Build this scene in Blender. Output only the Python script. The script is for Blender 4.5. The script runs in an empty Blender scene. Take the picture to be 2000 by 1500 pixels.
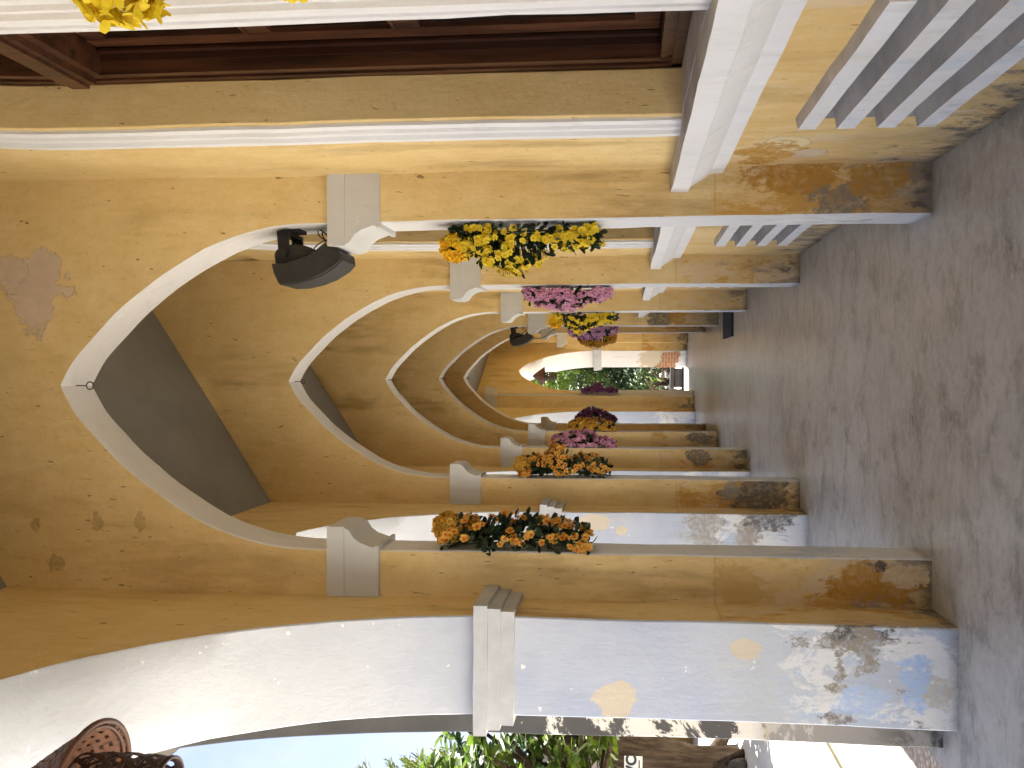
import bpy, bmesh, math, random
from mathutils import Vector, Matrix, noise

R = math.radians
scene = bpy.context.scene
COL = scene.collection

# ------------------------------------------------------------------ camera
H = 1.6
PITCH = R(4.3)
F = 1500.0
VC, YC = 1104.0, 733.0
CP, SP = math.cos(PITCH), math.sin(PITCH)
cam_d = bpy.data.cameras.new('camera')
cam = bpy.data.objects.new('camera', cam_d)
COL.objects.link(cam)
cam_d.sensor_fit = 'HORIZONTAL'
cam_d.sensor_width = 36
cam_d.lens = 36 * F / 2000
cam_d.shift_x = (1000 - VC) / 2000
cam_d.shift_y = (YC - 750) / 2000
cam_d.clip_start = .05
cam_d.clip_end = 2000
cam.matrix_world = Matrix(((0, 1, 0, 0), (SP, 0, -CP, 0), (-CP, 0, -SP, H), (0, 0, 0, 1)))
scene.camera = cam


def ray(x, y):
    v, u = VC - x, YC - y
    return Vector((u, F * CP - v * SP, F * SP + v * CP))


def at(x, y, Y):
    """photo pixel -> point on the plane Y"""
    r = ray(x, y)
    return Vector((0, 0, H)) + r * (Y / r.y)


def atx(x, y, X):
    r = ray(x, y)
    return Vector((0, 0, H)) + r * (X / r.x)


def atz(x, y, z):
    r = ray(x, y)
    return Vector((0, 0, H)) + r * ((z - H) / r.z)


# ------------------------------------------------------------------ node helpers
class NT:
    def __init__(self, name):
        self.m = bpy.data.materials.new(name)
        self.m.use_nodes = True
        self.t = self.m.node_tree
        self.t.nodes.clear()
        self.out = self.t.nodes.new('ShaderNodeOutputMaterial')
        self.pos = None

    def n(self, typ, ins=None, **props):
        nd = self.t.nodes.new(typ)
        for k, v in props.items():
            setattr(nd, k, v)
        for k, v in (ins or {}).items():
            self.set(nd.inputs[k], v)
        return nd

    def set(self, sock, v):
        if isinstance(v, bpy.types.NodeSocket):
            self.t.links.new(v, sock)
        else:
            if isinstance(v, tuple) and len(v) == 3 and sock.type == 'RGBA':
                v = (*v, 1)
            sock.default_value = v

    def P(self):
        if not self.pos:
            self.pos = self.n('ShaderNodeNewGeometry').outputs['Position']
        return self.pos

    def math(self, op, a, b=0.0, c=0.0):
        return self.n('ShaderNodeMath', {0: a, 1: b, 2: c}, operation=op).outputs[0]

    def vmul(self, v, s):
        return self.n('ShaderNodeVectorMath', {0: v, 1: s}, operation='MULTIPLY').outputs[0]

    def vadd(self, v, s):
        return self.n('ShaderNodeVectorMath', {0: v, 1: s}, operation='ADD').outputs[0]

    def noise(self, scale, detail=4, rough=.55, vec=None, off=None, dist=0.0):
        v = vec if vec is not None else self.P()
        if off is not None:
            v = self.vadd(v, off)
        return self.n('ShaderNodeTexNoise', {'Vector': v, 'Scale': scale, 'Detail': detail,
                                             'Roughness': rough, 'Distortion': dist}).outputs[0]

    def map(self, v, a, b, lo=0.0, hi=1.0):
        return self.n('ShaderNodeMapRange', {0: v, 1: a, 2: b, 3: lo, 4: hi}).outputs[0]

    def mix(self, f, a, b):
        nd = self.n('ShaderNodeMix', {0: f, 6: a, 7: b}, data_type='RGBA')
        return nd.outputs[2]

    def mul(self, a, b):
        return self.math('MULTIPLY', a, b)

    def z(self):
        return self.n('ShaderNodeSeparateXYZ', {0: self.P()}).outputs[2]

    def blob(self, c, r, nz, amp=1.0):
        """mask of an uneven patch: c centre, r radii"""
        d = self.n('ShaderNodeVectorMath', {0: self.P(), 1: tuple(c)}, operation='SUBTRACT').outputs[0]
        d = self.vmul(d, tuple(1 / q for q in r))
        ln = self.n('ShaderNodeVectorMath', {0: d}, operation='LENGTH').outputs['Value']
        e = self.math('MULTIPLY_ADD', self.math('SUBTRACT', nz, .5), amp * 4.0, ln)
        return self.map(e, 1.06, .97)

    def bump(self, h, strength=.3, dist=.01):
        return self.n('ShaderNodeBump', {'Height': h, 'Strength': strength, 'Distance': dist}).outputs[0]

    def bsdf(self, color, rough=.8, spec=.3, normal=None, metal=0.0):
        b = self.n('ShaderNodeBsdfPrincipled', {'Base Color': color, 'Roughness': rough, 'Metallic': metal,
                                                'Specular IOR Level': spec})
        if normal is not None:
            self.set(b.inputs['Normal'], normal)
        self.t.links.new(b.outputs[0], self.out.inputs[0])
        return b


def yellow_plaster(name, base, alt, pale, patches=(), lower=True):
    k = NT(name)
    z = k.z()
    big = k.noise(1.1, 4, .6)
    med = k.noise(4.5, 7, .68)
    fine = k.noise(38, 5, .6)
    streak = k.noise(1, 6, .62, vec=k.vmul(k.P(), (5, 5, .8)))
    scar = k.noise(1, 3, .5, vec=k.vmul(k.P(), (36, 36, 12)))
    zone = k.noise(.55, 2, .5, off=(7, 3, 1))
    col = k.mix(k.map(big, .33, .66), base, alt)
    col = k.mix(k.mul(k.map(med, .46, .66), .55), col, pale)
    col = k.mix(k.mul(k.map(fine, .55, .75), .25), col, (.45, .29, .09))
    col = k.mix(k.mul(k.mul(k.map(streak, .535, .68), k.map(zone, .40, .58)), .72), col, (.36, .24, .10))
    col = k.mix(k.mul(k.map(streak, .42, .3), .25), col, pale)
    col = k.mix(k.mul(k.map(scar, .712, .737), .75), col, (.15, .10, .05))
    col = k.mix(k.mul(k.map(k.noise(1, 2, .5, vec=k.vmul(k.P(), (60, 60, 9)), off=(3, 1, 4)), .70, .73), k.map(zone, .42, .58, .0, .8)), col, (.18, .12, .06))
    col = k.mix(k.mul(k.map(k.noise(9, 3, .5, off=(3, 9, 2)), .735, .75), .8), col, (.60, .48, .30))
    if lower:
        wob = k.math('MULTIPLY_ADD', med, .10, z)
        L = k.map(wob, 1.20, 1.12)
        lo = k.map(wob, 1.20, .75)
        ver = k.vmul(k.P(), (1, 1, .42))
        n1 = k.noise(3.4, 8, .70, vec=ver, off=(1.3, 4, 2), dist=.5)
        n2 = k.noise(4.6, 8, .72, vec=ver, off=(9, 1, 5), dist=.5)
        n3 = k.noise(3.6, 9, .74, vec=ver, off=(4, 8, 8), dist=.6)
        n4 = k.noise(9, 8, .75, vec=k.vmul(k.P(), (1, 1, .6)), off=(2, 2, 9))
        zn = k.noise(.9, 2, .5, off=(3, 3, 3))
        col = k.mix(k.mul(L, .18), col, (.62, .40, .125))
        px = k.n('ShaderNodeSeparateXYZ', {0: k.P()}).outputs[0]
        calm = k.map(px, 1.04, 1.07, 1.0, .22)
        col = k.mix(k.mul(k.mul(L, calm), k.map(k.math('ADD', n1, k.map(zn, .35, .65, -.06, .06)), .525, .575, 0, .85)), col, (.56, .31, .065))
        col = k.mix(k.mul(k.mul(L, calm), k.map(n4, .50, .62, 0, .45)), col, (.50, .29, .07))
        col = k.mix(k.mul(L, k.map(n2, .535, .58, 0, .85)), col, (.68, .55, .36))
        col = k.mix(k.mul(L, k.map(n4, .44, .36, 0, .5)), col, (.70, .58, .38))
        damp = k.mul(k.map(z, .75, .05), k.map(k.noise(2.2, 6, .7, off=(6, 2, 2), vec=ver), .40, .62))
        col = k.mix(k.mul(damp, .75), col, (.27, .235, .18))
        g = k.math('ADD', n3, k.map(z, 1.0, .05, -.05, .09))
        col = k.mix(k.mul(L, k.map(g, .60, .66, 0, .85)), col, (.26, .225, .18))
        g2 = k.math('ADD', n4, k.map(z, .75, 0, -.12, .10))
        col = k.mix(k.mul(L, k.map(g2, .60, .66, 0, .85)), col, (.12, .11, .095))
        col = k.mix(k.map(k.math('ADD', z, k.mul(med, .10)), .12, .05, 0, .7), col, (.17, .14, .10))
        ln = k.map(k.math('ABSOLUTE', k.math('SUBTRACT', z, 1.115)), .006, .002, 0, .30)
        col = k.mix(ln, col, (.30, .17, .05))
    ns = k.noise(8, 8, .74, vec=k.vmul(k.P(), (1, 1, .6)), off=(5, 5, 5))
    sp = k.map(k.noise(26, 6, .7, off=(1, 1, 1)), .40, .56, .55, 1.0)
    ns2 = k.noise(6, 6, .66, off=(5, 5, 5))
    for c, r, colr in patches:
        if colr[2] > .35:
            e = k.blob(c, tuple(q * 1.045 for q in r), ns2, .75)
            col = k.mix(k.mul(e, .6), col, (.20, .14, .08))
            col = k.mix(k.blob(c, r, ns2, .75), col, k.mix(k.map(med, .42, .6), colr, tuple(q * .88 for q in colr)))
        else:
            m = k.blob(c, r, ns, 1.0)
            col = k.mix(k.mul(m, sp), col, colr)
    hgt = k.math('ADD', k.mul(med, .8), k.mul(fine, .22))
    hgt = k.math('ADD', hgt, k.mul(streak, .5))
    grit = k.noise(1, 7, .72, vec=k.vmul(k.P(), (18, 18, 5)))
    hgt = k.math('ADD', hgt, k.mul(grit, .35))
    col = k.mix(k.map(grit, .52, .72, 0, .30), col, (.52, .36, .13))
    col = k.mix(k.map(grit, .46, .30, 0, .30), col, (.84, .70, .42))
    k.bsdf(col, .88, .2, k.bump(hgt, .75, .016))
    return k.m


def white_plaster(name, base, low, worn=1.0, patches=()):
    k = NT(name)
    z = k.z()
    big = k.noise(1.4, 4, .6)
    med = k.noise(5, 7, .66)
    fine = k.noise(40, 4, .6)
    streak = k.noise(1, 6, .62, vec=k.vmul(k.P(), (6, 6, .9)))
    col = k.mix(k.map(z, 3.0, 1.9), base, low)
    col = k.mix(k.mul(k.map(big, .4, .62), .35), col, (.66, .68, .70))
    col = k.mix(k.mul(k.map(streak, .56, .72), .28), col, (.50, .50, .47))
    ver = k.vmul(k.P(), (1, 1, .5))
    n0 = k.noise(2.0, 5, .6, off=(8, 8, 1))
    edge = k.math('MULTIPLY_ADD', n0, .7, z)
    L = k.map(edge, 1.60, 1.36)
    L2 = k.map(edge, 1.24, 1.14)
    n1 = k.noise(4.2, 9, .74, vec=ver, off=(2.2, 4, 2), dist=.5)
    n2 = k.noise(3.4, 8, .72, vec=ver, off=(6, 1, 5), dist=.4)
    n3 = k.noise(4.6, 9, .76, vec=ver, off=(4, 8, 3), dist=.6)
    n4 = k.noise(11, 8, .75, vec=ver, off=(3, 7, 3))
    col = k.mix(k.mul(L, k.map(n2, .40, .60, 0, .5 * worn)), col, (.50, .53, .49))
    col = k.mix(k.mul(L2, k.map(n2, .50, .58, 0, .65 * worn)), col, (.42, .53, .70))
    col = k.mix(k.mul(L2, k.map(n1, .47, .51, 0, .9)), col, (.70, .71, .71))
    col = k.mix(k.mul(L2, k.map(n4, .56, .62, 0, .5)), col, (.50, .54, .58))
    g = k.math('ADD', n3, k.map(z, .9, .05, -.06, .04))
    col = k.mix(k.mul(L2, k.map(g, .605, .65, 0, .85 * worn)), col, (.36, .33, .28))
    g2 = k.math('ADD', k.math('ADD', n4, k.mul(n3, .5)), k.map(z, .9, .05, -.05, .05))
    col = k.mix(k.mul(L2, k.map(g2, .89, .95, 0, .85 * worn)), col, (.15, .14, .13))
    col = k.mix(k.map(k.math('ADD', z, k.mul(med, .08)), .09, .04, 0, .6), col, (.22, .21, .19))
    col = k.mix(k.map(k.noise(16, 3, .5, off=(7, 2, 2)), .71, .73, 0, .8), col, (.82, .82, .82))
    ns = k.noise(9, 9, .76, vec=k.vmul(k.P(), (1, 1, .6)), off=(5, 2, 5))
    ns2 = k.noise(7, 4, .6, off=(5, 2, 5))
    sp = k.map(k.noise(30, 6, .72, off=(1, 1, 1)), .40, .56, .35, 1.0)
    for c, r, colr in patches:
        if colr[0] > .6:
            col = k.mix(k.blob(c, r, ns2, .55), col, colr)
        else:
            col = k.mix(k.mul(k.blob(c, r, ns, 1.25), sp), col, colr)
    hgt = k.math('ADD', k.mul(med, .7), k.mul(fine, .15))
    hgt = k.math('ADD', hgt, k.mul(streak, .7))
    grit = k.noise(1, 7, .72, vec=k.vmul(k.P(), (16, 16, 4)))
    hgt = k.math('ADD', hgt, k.mul(grit, .4))
    col = k.mix(k.map(grit, .54, .72, 0, .22), col, (.33, .34, .35))
    col = k.mix(k.map(streak, .62, .70, 0, .35), col, (.62, .62, .63))
    k.bsdf(col, .85, .25, k.bump(hgt, .55, .014))
    return k.m


def simple(name, a, b, scale=4, rough=.7, spec=.3, bump=.2, bscale=30, metal=0.0, stretch=(1, 1, 1)):
    k = NT(name)
    v = k.vmul(k.P(), stretch)
    n = k.noise(scale, 6, .65, vec=v)
    f = k.noise(bscale, 4, .6, vec=v)
    col = k.mix(k.map(n, .35, .65), a, b)
    nrm = k.bump(k.math('ADD', n, k.mul(f, .4)), bump, .01)
    k.bsdf(col, rough, spec, nrm, metal)
    return k.m


def leaf_mat(name, a, b, trans=.35, scale=1.5, rough=.45):
    k = NT(name)
    n = k.noise(scale, 3, .6)
    n2 = k.noise(scale * 9, 2, .5)
    col = k.mix(k.map(k.math('ADD', k.mul(n, .6), k.mul(n2, .4)), .38, .62), a, b)
    p = k.n('ShaderNodeBsdfPrincipled', {'Base Color': col, 'Roughness': rough, 'Specular IOR Level': .35})
    t = k.n('ShaderNodeBsdfTranslucent', {'Color': col})
    m = k.n('ShaderNodeMixShader', {0: trans, 1: p.outputs[0], 2: t.outputs[0]})
    k.t.links.new(m.outputs[0], k.out.inputs[0])
    return k.m


M = {}
# worn patches that have a place of their own
p1 = at(72, 568, 4.12)
Y_PATCH = [
    (p1, (.215, .06, .155), (.70, .575, .455)),
    (p1 + Vector((.10, 0, .16)), (.10, .06, .09), (.70, .575, .455)),
    (at(190, 1020, 4.12), (.05, .05, .035), (.50, .37, .18)),
    (at(70, 1025, 4.12), (.04, .05, .03), (.48, .35, .17)),
    (at(110, 1100, 4.12), (.05, .05, .05), (.48, .35, .17)),
    (at(275, 1025, 4.12), (.06, .05, .03), (.52, .38, .18)),
    (at(1480, 965, 7.10), (.16, .05, .25), (.155, .135, .115)),
    (at(1428, 955, 7.10), (.10, .05, .06), (.30, .27, .22)),
    (at(1365, 890, 10.08), (.10, .05, .16), (.20, .175, .145)),
    (at(1360, 855, 13.06), (.10, .05, .17), (.19, .165, .14)),
    (at(1290, 622, 13.06), (.16, .05, .20), (.17, .15, .12)),
    (at(1325, 620, 13.06), (.10, .05, .12), (.48, .27, .05)),
    (at(1640, 385, 4.12), (.10, .05, .16), (.24, .205, .16)),
    (at(1600, 370, 4.12), (.06, .05, .10), (.26, .22, .17)),
    (at(1560, 345, 4.12), (.10, .05, .26), (.47, .245, .045)),
    (at(1720, 350, 4.12), (.12, .05, .16), (.45, .25, .06)),
    (at(1700, 1140, 4.12), (.11, .05, .2), (.44, .225, .04)),
    (at(1765, 1125, 4.12), (.05, .05, .10), (.62, .50, .33)),
    (at(1720, 1105, 4.12), (.03, .05, .03), (.10, .09, .08)),
    (at(1440, 1140, 4.12), (.11, .05, .12), (.58, .40, .15)),
    (atx(1530, 285, 1.10), (.05, .14, .11), (.72, .64, .385)),
    (atx(1575, 300, 1.10), (.05, .07, .08), (.62, .52, .38)),
    (atx(1500, 300, 1.10), (.05, .20, .14), (.47, .25, .05)),
]
M['yellow'] = yellow_plaster('yellow_limewash', (.755, .59, .295), (.70, .525, .245), (.80, .65, .37), Y_PATCH)
JY = 3.80
W_PATCH = [
    (at(1205, 1362, JY), (.085, .06, .10), (.601, .54, .435)),
    (at(1457, 1268, JY), (.055, .06, .075), (.601, .54, .435)),
    (at(1655, 1248, JY), (.06, .06, .17), (.27, .24, .20)),
    (at(1665, 1238, JY), (.03, .06, .15), (.10, .10, .10)),
    (at(1690, 1268, JY), (.11, .06, .06), (.30, .265, .215)),
    (at(1640, 1300, JY), (.10, .06, .035), (.27, .24, .20)),
    (at(1632, 1345, JY), (.03, .06, .06), (.28, .25, .20)),
    (at(1640, 1405, JY), (.035, .06, .07), (.22, .20, .18)),
    (at(1790, 1350, JY), (.13, .06, .09), (.36, .50, .74)),
    (at(1690, 1370, JY), (.07, .06, .15), (.42, .54, .74)),
    (at(1840, 1350, JY), (.08, .06, .07), (.52, .50, .42)),
    (at(1160, 1021, 6.78), (.07, .06, .13), (.601, .54, .435)),
    (at(1215, 1035, 6.78), (.05, .06, .05), (.601, .54, .435)),
    (at(1375, 1035, 6.78), (.16, .06, .17), (.34, .32, .29)),
    (at(1460, 1035, 6.78), (.2, .06, .11), (.35, .31, .26)),
    (at(1500, 1010, 6.78), (.12, .06, .2), (.16, .15, .14)),
    (Vector((.40, 19.38, .80)), (.30, .30, .42), (.602, .53, .41)),
]
M['white'] = white_plaster('white_limewash', (.72, .72, .72), (.66, .69, .74), .8)
M['end_white'] = white_plaster('white_limewash_lit', (.84, .83, .82), (.82, .82, .83), .6, W_PATCH[-1:])  # lighter copy of the white limewash; far arch's brightness set into the colour
M['jamb'] = white_plaster('bluish_limewash_shaded', (.49, .52, .575), (.405, .46, .585), 1.0, W_PATCH)  # darker copy of the limewash; dimmer light on the jambs painted into it
M['trim'] = white_plaster('white_trim_plaster', (.77, .79, .83), (.77, .79, .83), .4)
M['jamb_trim'] = simple('white_jamb_trim_shaded', (.52, .535, .56), (.44, .45, .47), 7, .85, .25, .7, 30)  # darker copy of the trim; shading of the imposts put into the colour
M['dust'] = simple('dusty_grey_plaster', (.64, .61, .57), (.44, .42, .39), 5, .92, .15, .5, 40)
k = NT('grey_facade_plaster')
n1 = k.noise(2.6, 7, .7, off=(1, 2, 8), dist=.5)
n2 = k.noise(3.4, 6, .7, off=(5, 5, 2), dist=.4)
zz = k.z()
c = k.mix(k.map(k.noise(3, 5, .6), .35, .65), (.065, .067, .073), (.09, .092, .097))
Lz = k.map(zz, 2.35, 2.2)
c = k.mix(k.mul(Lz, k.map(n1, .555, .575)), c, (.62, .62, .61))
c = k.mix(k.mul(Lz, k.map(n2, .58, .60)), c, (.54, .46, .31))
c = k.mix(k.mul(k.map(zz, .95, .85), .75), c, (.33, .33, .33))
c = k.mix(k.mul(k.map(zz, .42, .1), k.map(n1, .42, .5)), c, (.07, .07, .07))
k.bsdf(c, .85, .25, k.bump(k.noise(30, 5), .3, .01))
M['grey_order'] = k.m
M['capital'] = white_plaster('grey_white_capital', (.585, .60, .61), (.585, .60, .61), .5)
M['ceiling'] = simple('grey_ceiling', (.285, .29, .30), (.235, .24, .25), 1.5, .9, .2, .3, 30)
M['wood'] = simple('dark_varnished_wood', (.105, .042, .021), (.026, .011, .007), 2.4, .30, .5, .3, 14, stretch=(9, 9, .8))
M['wood_dark'] = simple('dark_wood_panel', (.045, .017, .010), (.025, .010, .007), 3, .3, .5, .1, 18, stretch=(9, 9, .8))
M['charcoal'] = simple('charcoal_plastic', (.022, .022, .02), (.035, .032, .028), 12, .55, .4, .15, 90)
M['grille'] = simple('grey_speaker_grille', (.040, .040, .040), (.028, .028, .028), 60, .6, .4, .3, 200)
M['black'] = simple('black_rubber', (.015, .015, .016), (.02, .02, .02), 10, .6, .3, .1, 60)
M['mat'] = simple('slate_mat', (.06, .064, .075), (.05, .053, .062), 40, .9, .2, .5, 200)
M['metal'] = simple('rusty_iron', (.10, .08, .06), (.16, .13, .10), 30, .5, .5, .2, 90, .6)
M['bamboo'] = simple('brown_bamboo', (.13, .055, .03), (.07, .028, .018), 9, .5, .4, .3, 60)
M['bamboo_dark'] = simple('dark_bamboo', (.05, .024, .018), (.03, .015, .012), 9, .5, .4, .3, 60)
M['bamboo_in'] = simple('pale_bamboo_weave', (.30, .15, .09), (.20, .09, .05), 25, .6, .35, .5, 60)
M['bark'] = simple('weathered_bark', (.085, .062, .043), (.026, .018, .012), 3.0, .95, .1, 1.0, 12, stretch=(5, 5, .6))
M['stone'] = simple('grey_stone', (.085, .08, .074), (.045, .042, .04), 5, .9, .2, .6, 25)
M['planter'] = simple('dark_planter_stone', (.045, .043, .04), (.022, .021, .02), 6, .9, .2, .6, 25)
M['brown_roof'] = simple('brown_tiles', (.035, .02, .014), (.02, .012, .009), 6, .85, .2, .4, 20)
M['ochre_wall'] = simple('ochre_garden_wall', (.26, .17, .055), (.17, .105, .034), 2, .9, .2, .3, 20)
M['sign_white'] = simple('white_enamel', (.72, .72, .70), (.66, .66, .65), 5, .4, .4, .05, 20)
M['navy'] = simple('navy_paint', (.012, .016, .055), (.015, .02, .06), 5, .5, .4, .05, 20)
M['glass'] = simple('dark_window_glass', (.012, .008, .007), (.018, .012, .01), 3, .12, .6, .02, 8)

# floor: trowelled cement, slightly polished
k = NT('polished_cement')
b1 = k.noise(.7, 4, .6)
b2 = k.noise(3.0, 8, .72, vec=k.vmul(k.P(), (1, 1.5, 1)), dist=.6)
b3 = k.noise(16, 6, .7, vec=k.vmul(k.P(), (1, 1.4, 1)))
b4 = k.noise(60, 3, .6)
c = k.mix(k.map(b1, .35, .65), (.305, .305, .285), (.435, .435, .415))
c = k.mix(k.map(b2, .42, .62, 0, .8), c, (.52, .52, .50))
c = k.mix(k.map(b2, .47, .34, 0, .8), c, (.215, .212, .195))
c = k.mix(k.map(b3, .50, .68, 0, .6), c, (.56, .555, .53))
c = k.mix(k.map(b3, .46, .33, 0, .5), c, (.25, .235, .22))
c = k.mix(k.map(k.noise(28, 2, .5, off=(4, 4, 4)), .77, .79, 0, .8), c, (.72, .71, .69))
c = k.mix(k.map(k.noise(11, 3, .5, off=(1, 7, 4)), .73, .76, 0, .35), c, (.12, .11, .10))
rgh = k.map(k.math('ADD', b2, k.mul(b3, .3)), .45, .85, .27, .40)
k.bsdf(c, rgh, .6, k.bump(k.math('ADD', k.mul(b3, 1), k.mul(b4, .35)), .16, .006))
M['floor'] = k.m

# pebble-washed apron
k = NT('pebble_wash')
vo = k.n('ShaderNodeTexVoronoi', {'Vector': k.P(), 'Scale': 26.0})
c = k.mix(k.map(vo.outputs['Distance'], .1, .6), (.74, .68, .58), (.40, .34, .26))
c = k.mix(k.map(k.noise(6, 4), .5, .7, 0, .5), c, (.66, .62, .55))
k.bsdf(c, .9, .2, k.bump(vo.outputs['Distance'], .6, .015))
M['pebble'] = k.m
M['concrete'] = simple('pale_concrete', (.68, .64, .56), (.60, .56, .48), .8, .9, .2, .3, 20)
M['earth'] = simple('sandy_ground', (.52, .47, .39), (.40, .36, .29), .4, .95, .1, .4, 6)
M['groove'] = simple('mossy_joint', (.07, .06, .03), (.045, .04, .02), 6, .95, .1, .5, 40)
k = NT('red_brick')
br = k.n('ShaderNodeTexBrick', {'Vector': k.n('ShaderNodeCombineXYZ', {
    0: k.n('ShaderNodeSeparateXYZ', {0: k.P()}).outputs[0], 1: k.z()}).outputs[0],
    'Color1': (.42, .19, .09, 1), 'Color2': (.34, .14, .07, 1), 'Mortar': (.46, .34, .24, 1), 'Scale': 1.0,
    'Mortar Size': .012, 'Brick Width': .19, 'Row Height': .07})
k.bsdf(k.mix(k.map(k.noise(14), .4, .7, 0, .4), br.outputs[0], (.5, .27, .15)), .9, .2,
       k.bump(br.outputs['Fac'], -.6, .01))
M['brick'] = k.m

M['leaf_dark'] = leaf_mat('bunch_leaf', (.012, .028, .012), (.03, .055, .022), .12, 8)
M['stem'] = simple('green_wire', (.02, .03, .012), (.03, .035, .015), 9, .7, .3, .1, 40)
PET = {
    'yellow': ((.80, .60, .02), (.85, .70, .05), (.62, .42, .015)),
    'orange': ((.75, .36, .05), (.80, .52, .10), (.58, .10, .012)),
    'pink': ((.66, .30, .48), (.76, .45, .62), (.44, .09, .24)),
    'mauve': ((.48, .24, .46), (.58, .36, .56), (.24, .07, .22)),
    'purple': ((.16, .045, .17), (.26, .09, .27), (.07, .015, .08)),
    'gold': ((.66, .36, .04), (.72, .48, .08), (.40, .13, .015)),
    'amber': ((.86, .52, .015), (.88, .62, .03), (.80, .38, .01)),
}
for q, (a, b, c) in PET.items():
    M['pet_' + q] = leaf_mat('petal_' + q, a, b, .25, 14, .6)
    M['eye_' + q] = leaf_mat('petal_throat_' + q, c, tuple(v * 1.2 for v in c), .2, 14, .6)
M['fr_leaf'] = leaf_mat('frangipani_leaf', (.028, .062, .014), (.14, .20, .02), .48, 1.8, .35)
M['fr_flower'] = leaf_mat('frangipani_petal', (.40, .39, .35), (.44, .43, .39), .3, 9, .6)
M['feather'] = leaf_mat('feathery_leaf', (.05, .078, .012), (.13, .15, .024), .4, .9, .5)
M['tree_a'] = leaf_mat('bright_tree_leaf', (.055, .11, .016), (.15, .21, .032), .4, .8, .45)
M['tree_b'] = leaf_mat('deep_tree_leaf', (.018, .042, .011), (.05, .088, .018), .35, .8, .45)
M['tree_c'] = leaf_mat('grey_green_leaf', (.032, .055, .026), (.068, .10, .046), .3, .8, .45)


# ------------------------------------------------------------------ mesh helpers
def wobble(p, a=.006):
    return p + noise.noise_vector(p * .9) * (a * 1.5) + noise.noise_vector(p * 3.7) * (a * .7) + noise.noise_vector(p * 13) * (a * .35)


class MB:
    def __init__(self):
        self.v, self.f, self.mi = [], [], []

    def face(self, pts, m=0):
        i = len(self.v)
        self.v += [Vector(p) for p in pts]
        self.f.append(tuple(range(i, i + len(pts))))
        self.mi.append(m)

    def grid(self, rows, m=0):
        i = len(self.v)
        w = len(rows[0])
        for r in rows:
            self.v += [Vector(p) for p in r]
        for a in range(len(rows) - 1):
            for b in range(w - 1):
                q = i + a * w + b
                self.f.append((q, q + 1, q + 1 + w, q + w))
                self.mi.append(m)

    def box(self, a, b, m=0, sub=0, mtx=None):
        x0, y0, z0 = a
        x1, y1, z1 = b

        def sp(p, q):
            n = max(1, int(abs(q - p) / sub)) if sub else 1
            return [p + (q - p) * i / n for i in range(n + 1)]
        xs, ys, zs = sp(x0, x1), sp(y0, y1), sp(z0, z1)
        T = (lambda p: mtx @ Vector(p)) if mtx else (lambda p: Vector(p))
        for x in (x0, x1):
            self.grid([[T((x, y, z)) for y in ys] for z in zs], m)
        for y in (y0, y1):
            self.grid([[T((x, y, z)) for x in xs] for z in zs], m)
        for z in (z0, z1):
            self.grid([[T((x, y, z)) for x in xs] for y in ys], m)

    def prism(self, poly, fn, w0, w1, nw=1, m=0, caps=True):
        n = len(poly)
        ring = [poly[i % n] for i in range(n + 1)]
        self.grid([[fn(a, b, w0 + (w1 - w0) * j / nw) for a, b in ring] for j in range(nw + 1)], m)
        if caps:
            self.face([fn(a, b, w0) for a, b in poly], m)
            self.face([fn(a, b, w1) for a, b in poly], m)

    def tube(self, path, r, n=8, m=0, cap=True):
        path = [Vector(p) for p in path]
        rs = r if isinstance(r, (list, tuple)) else [r] * len(path)
        rows = []
        up = Vector((.123, .345, .93)).normalized()
        for i, p in enumerate(path):
            d = (path[min(i + 1, len(path) - 1)] - path[max(i - 1, 0)]).normalized()
            s = d.cross(up)
            if s.length < .05:
                s = d.cross(Vector((1, 0, 0)))
            s.normalize()
            t = d.cross(s)
            rows.append([p + (s * math.cos(2 * math.pi * j / n) + t * math.sin(2 * math.pi * j / n)) * rs[i]
                         for j in range(n + 1)])
        self.grid(rows, m)
        if cap:
            self.face(rows[0][:-1], m)
            self.face(rows[-1][:-1], m)

    def strip(self, path, w, nrm, m=0, th=.002):
        """thin flat slat along a path, with a little thickness"""
        path = [Vector(p) for p in path]
        a, b, c, d = [], [], [], []
        for i, p in enumerate(path):
            t = (path[min(i + 1, len(path) - 1)] - path[max(i - 1, 0)]).normalized()
            nn = Vector(nrm(p)).normalized()
            s = t.cross(nn).normalized() * (w / 2)
            a.append(p + s + nn * th); b.append(p - s + nn * th)
            c.append(p - s - nn * th); d.append(p + s - nn * th)
        self.grid([a, b, c, d, a], m)

    def build(self, name, mats, parent=None, wob=0.0, smooth=None, loc=None, closed=True):
        me = bpy.data.meshes.new(name)
        off = Vector(loc) if loc is not None else Vector((0, 0, 0))
        vs = [(wobble(p, wob) if wob else p) - off for p in self.v]
        me.from_pydata([tuple(p) for p in vs], [], self.f)
        if not isinstance(mats, (list, tuple)):
            mats = [mats]
        for m in mats:
            me.materials.append(m)
        me.polygons.foreach_set('material_index', self.mi)
        bm = bmesh.new()
        bm.from_mesh(me)
        bmesh.ops.remove_doubles(bm, verts=bm.verts, dist=1e-5)
        if closed:
            bmesh.ops.recalc_face_normals(bm, faces=bm.faces)
        bm.to_mesh(me)
        bm.free()
        if smooth is not None:
            me.polygons.foreach_set('use_smooth', [True] * len(me.polygons))
            me.set_sharp_from_angle(angle=R(smooth))
        me.update()
        o = bpy.data.objects.new(name, me)
        COL.objects.link(o)
        o.location = off
        if parent:
            o.parent = parent
            o.location = off - Vector(parent['_loc'])
        return o


def thing(name, label, cat, loc=(0, 0, 0), group=None):
    o = bpy.data.objects.new(name, None)
    o.empty_display_size = .1
    COL.objects.link(o)
    o.location = loc
    o['_loc'] = list(loc)
    o['label'] = label
    o['category'] = cat
    if group:
        o['group'] = group
    return o


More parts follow.
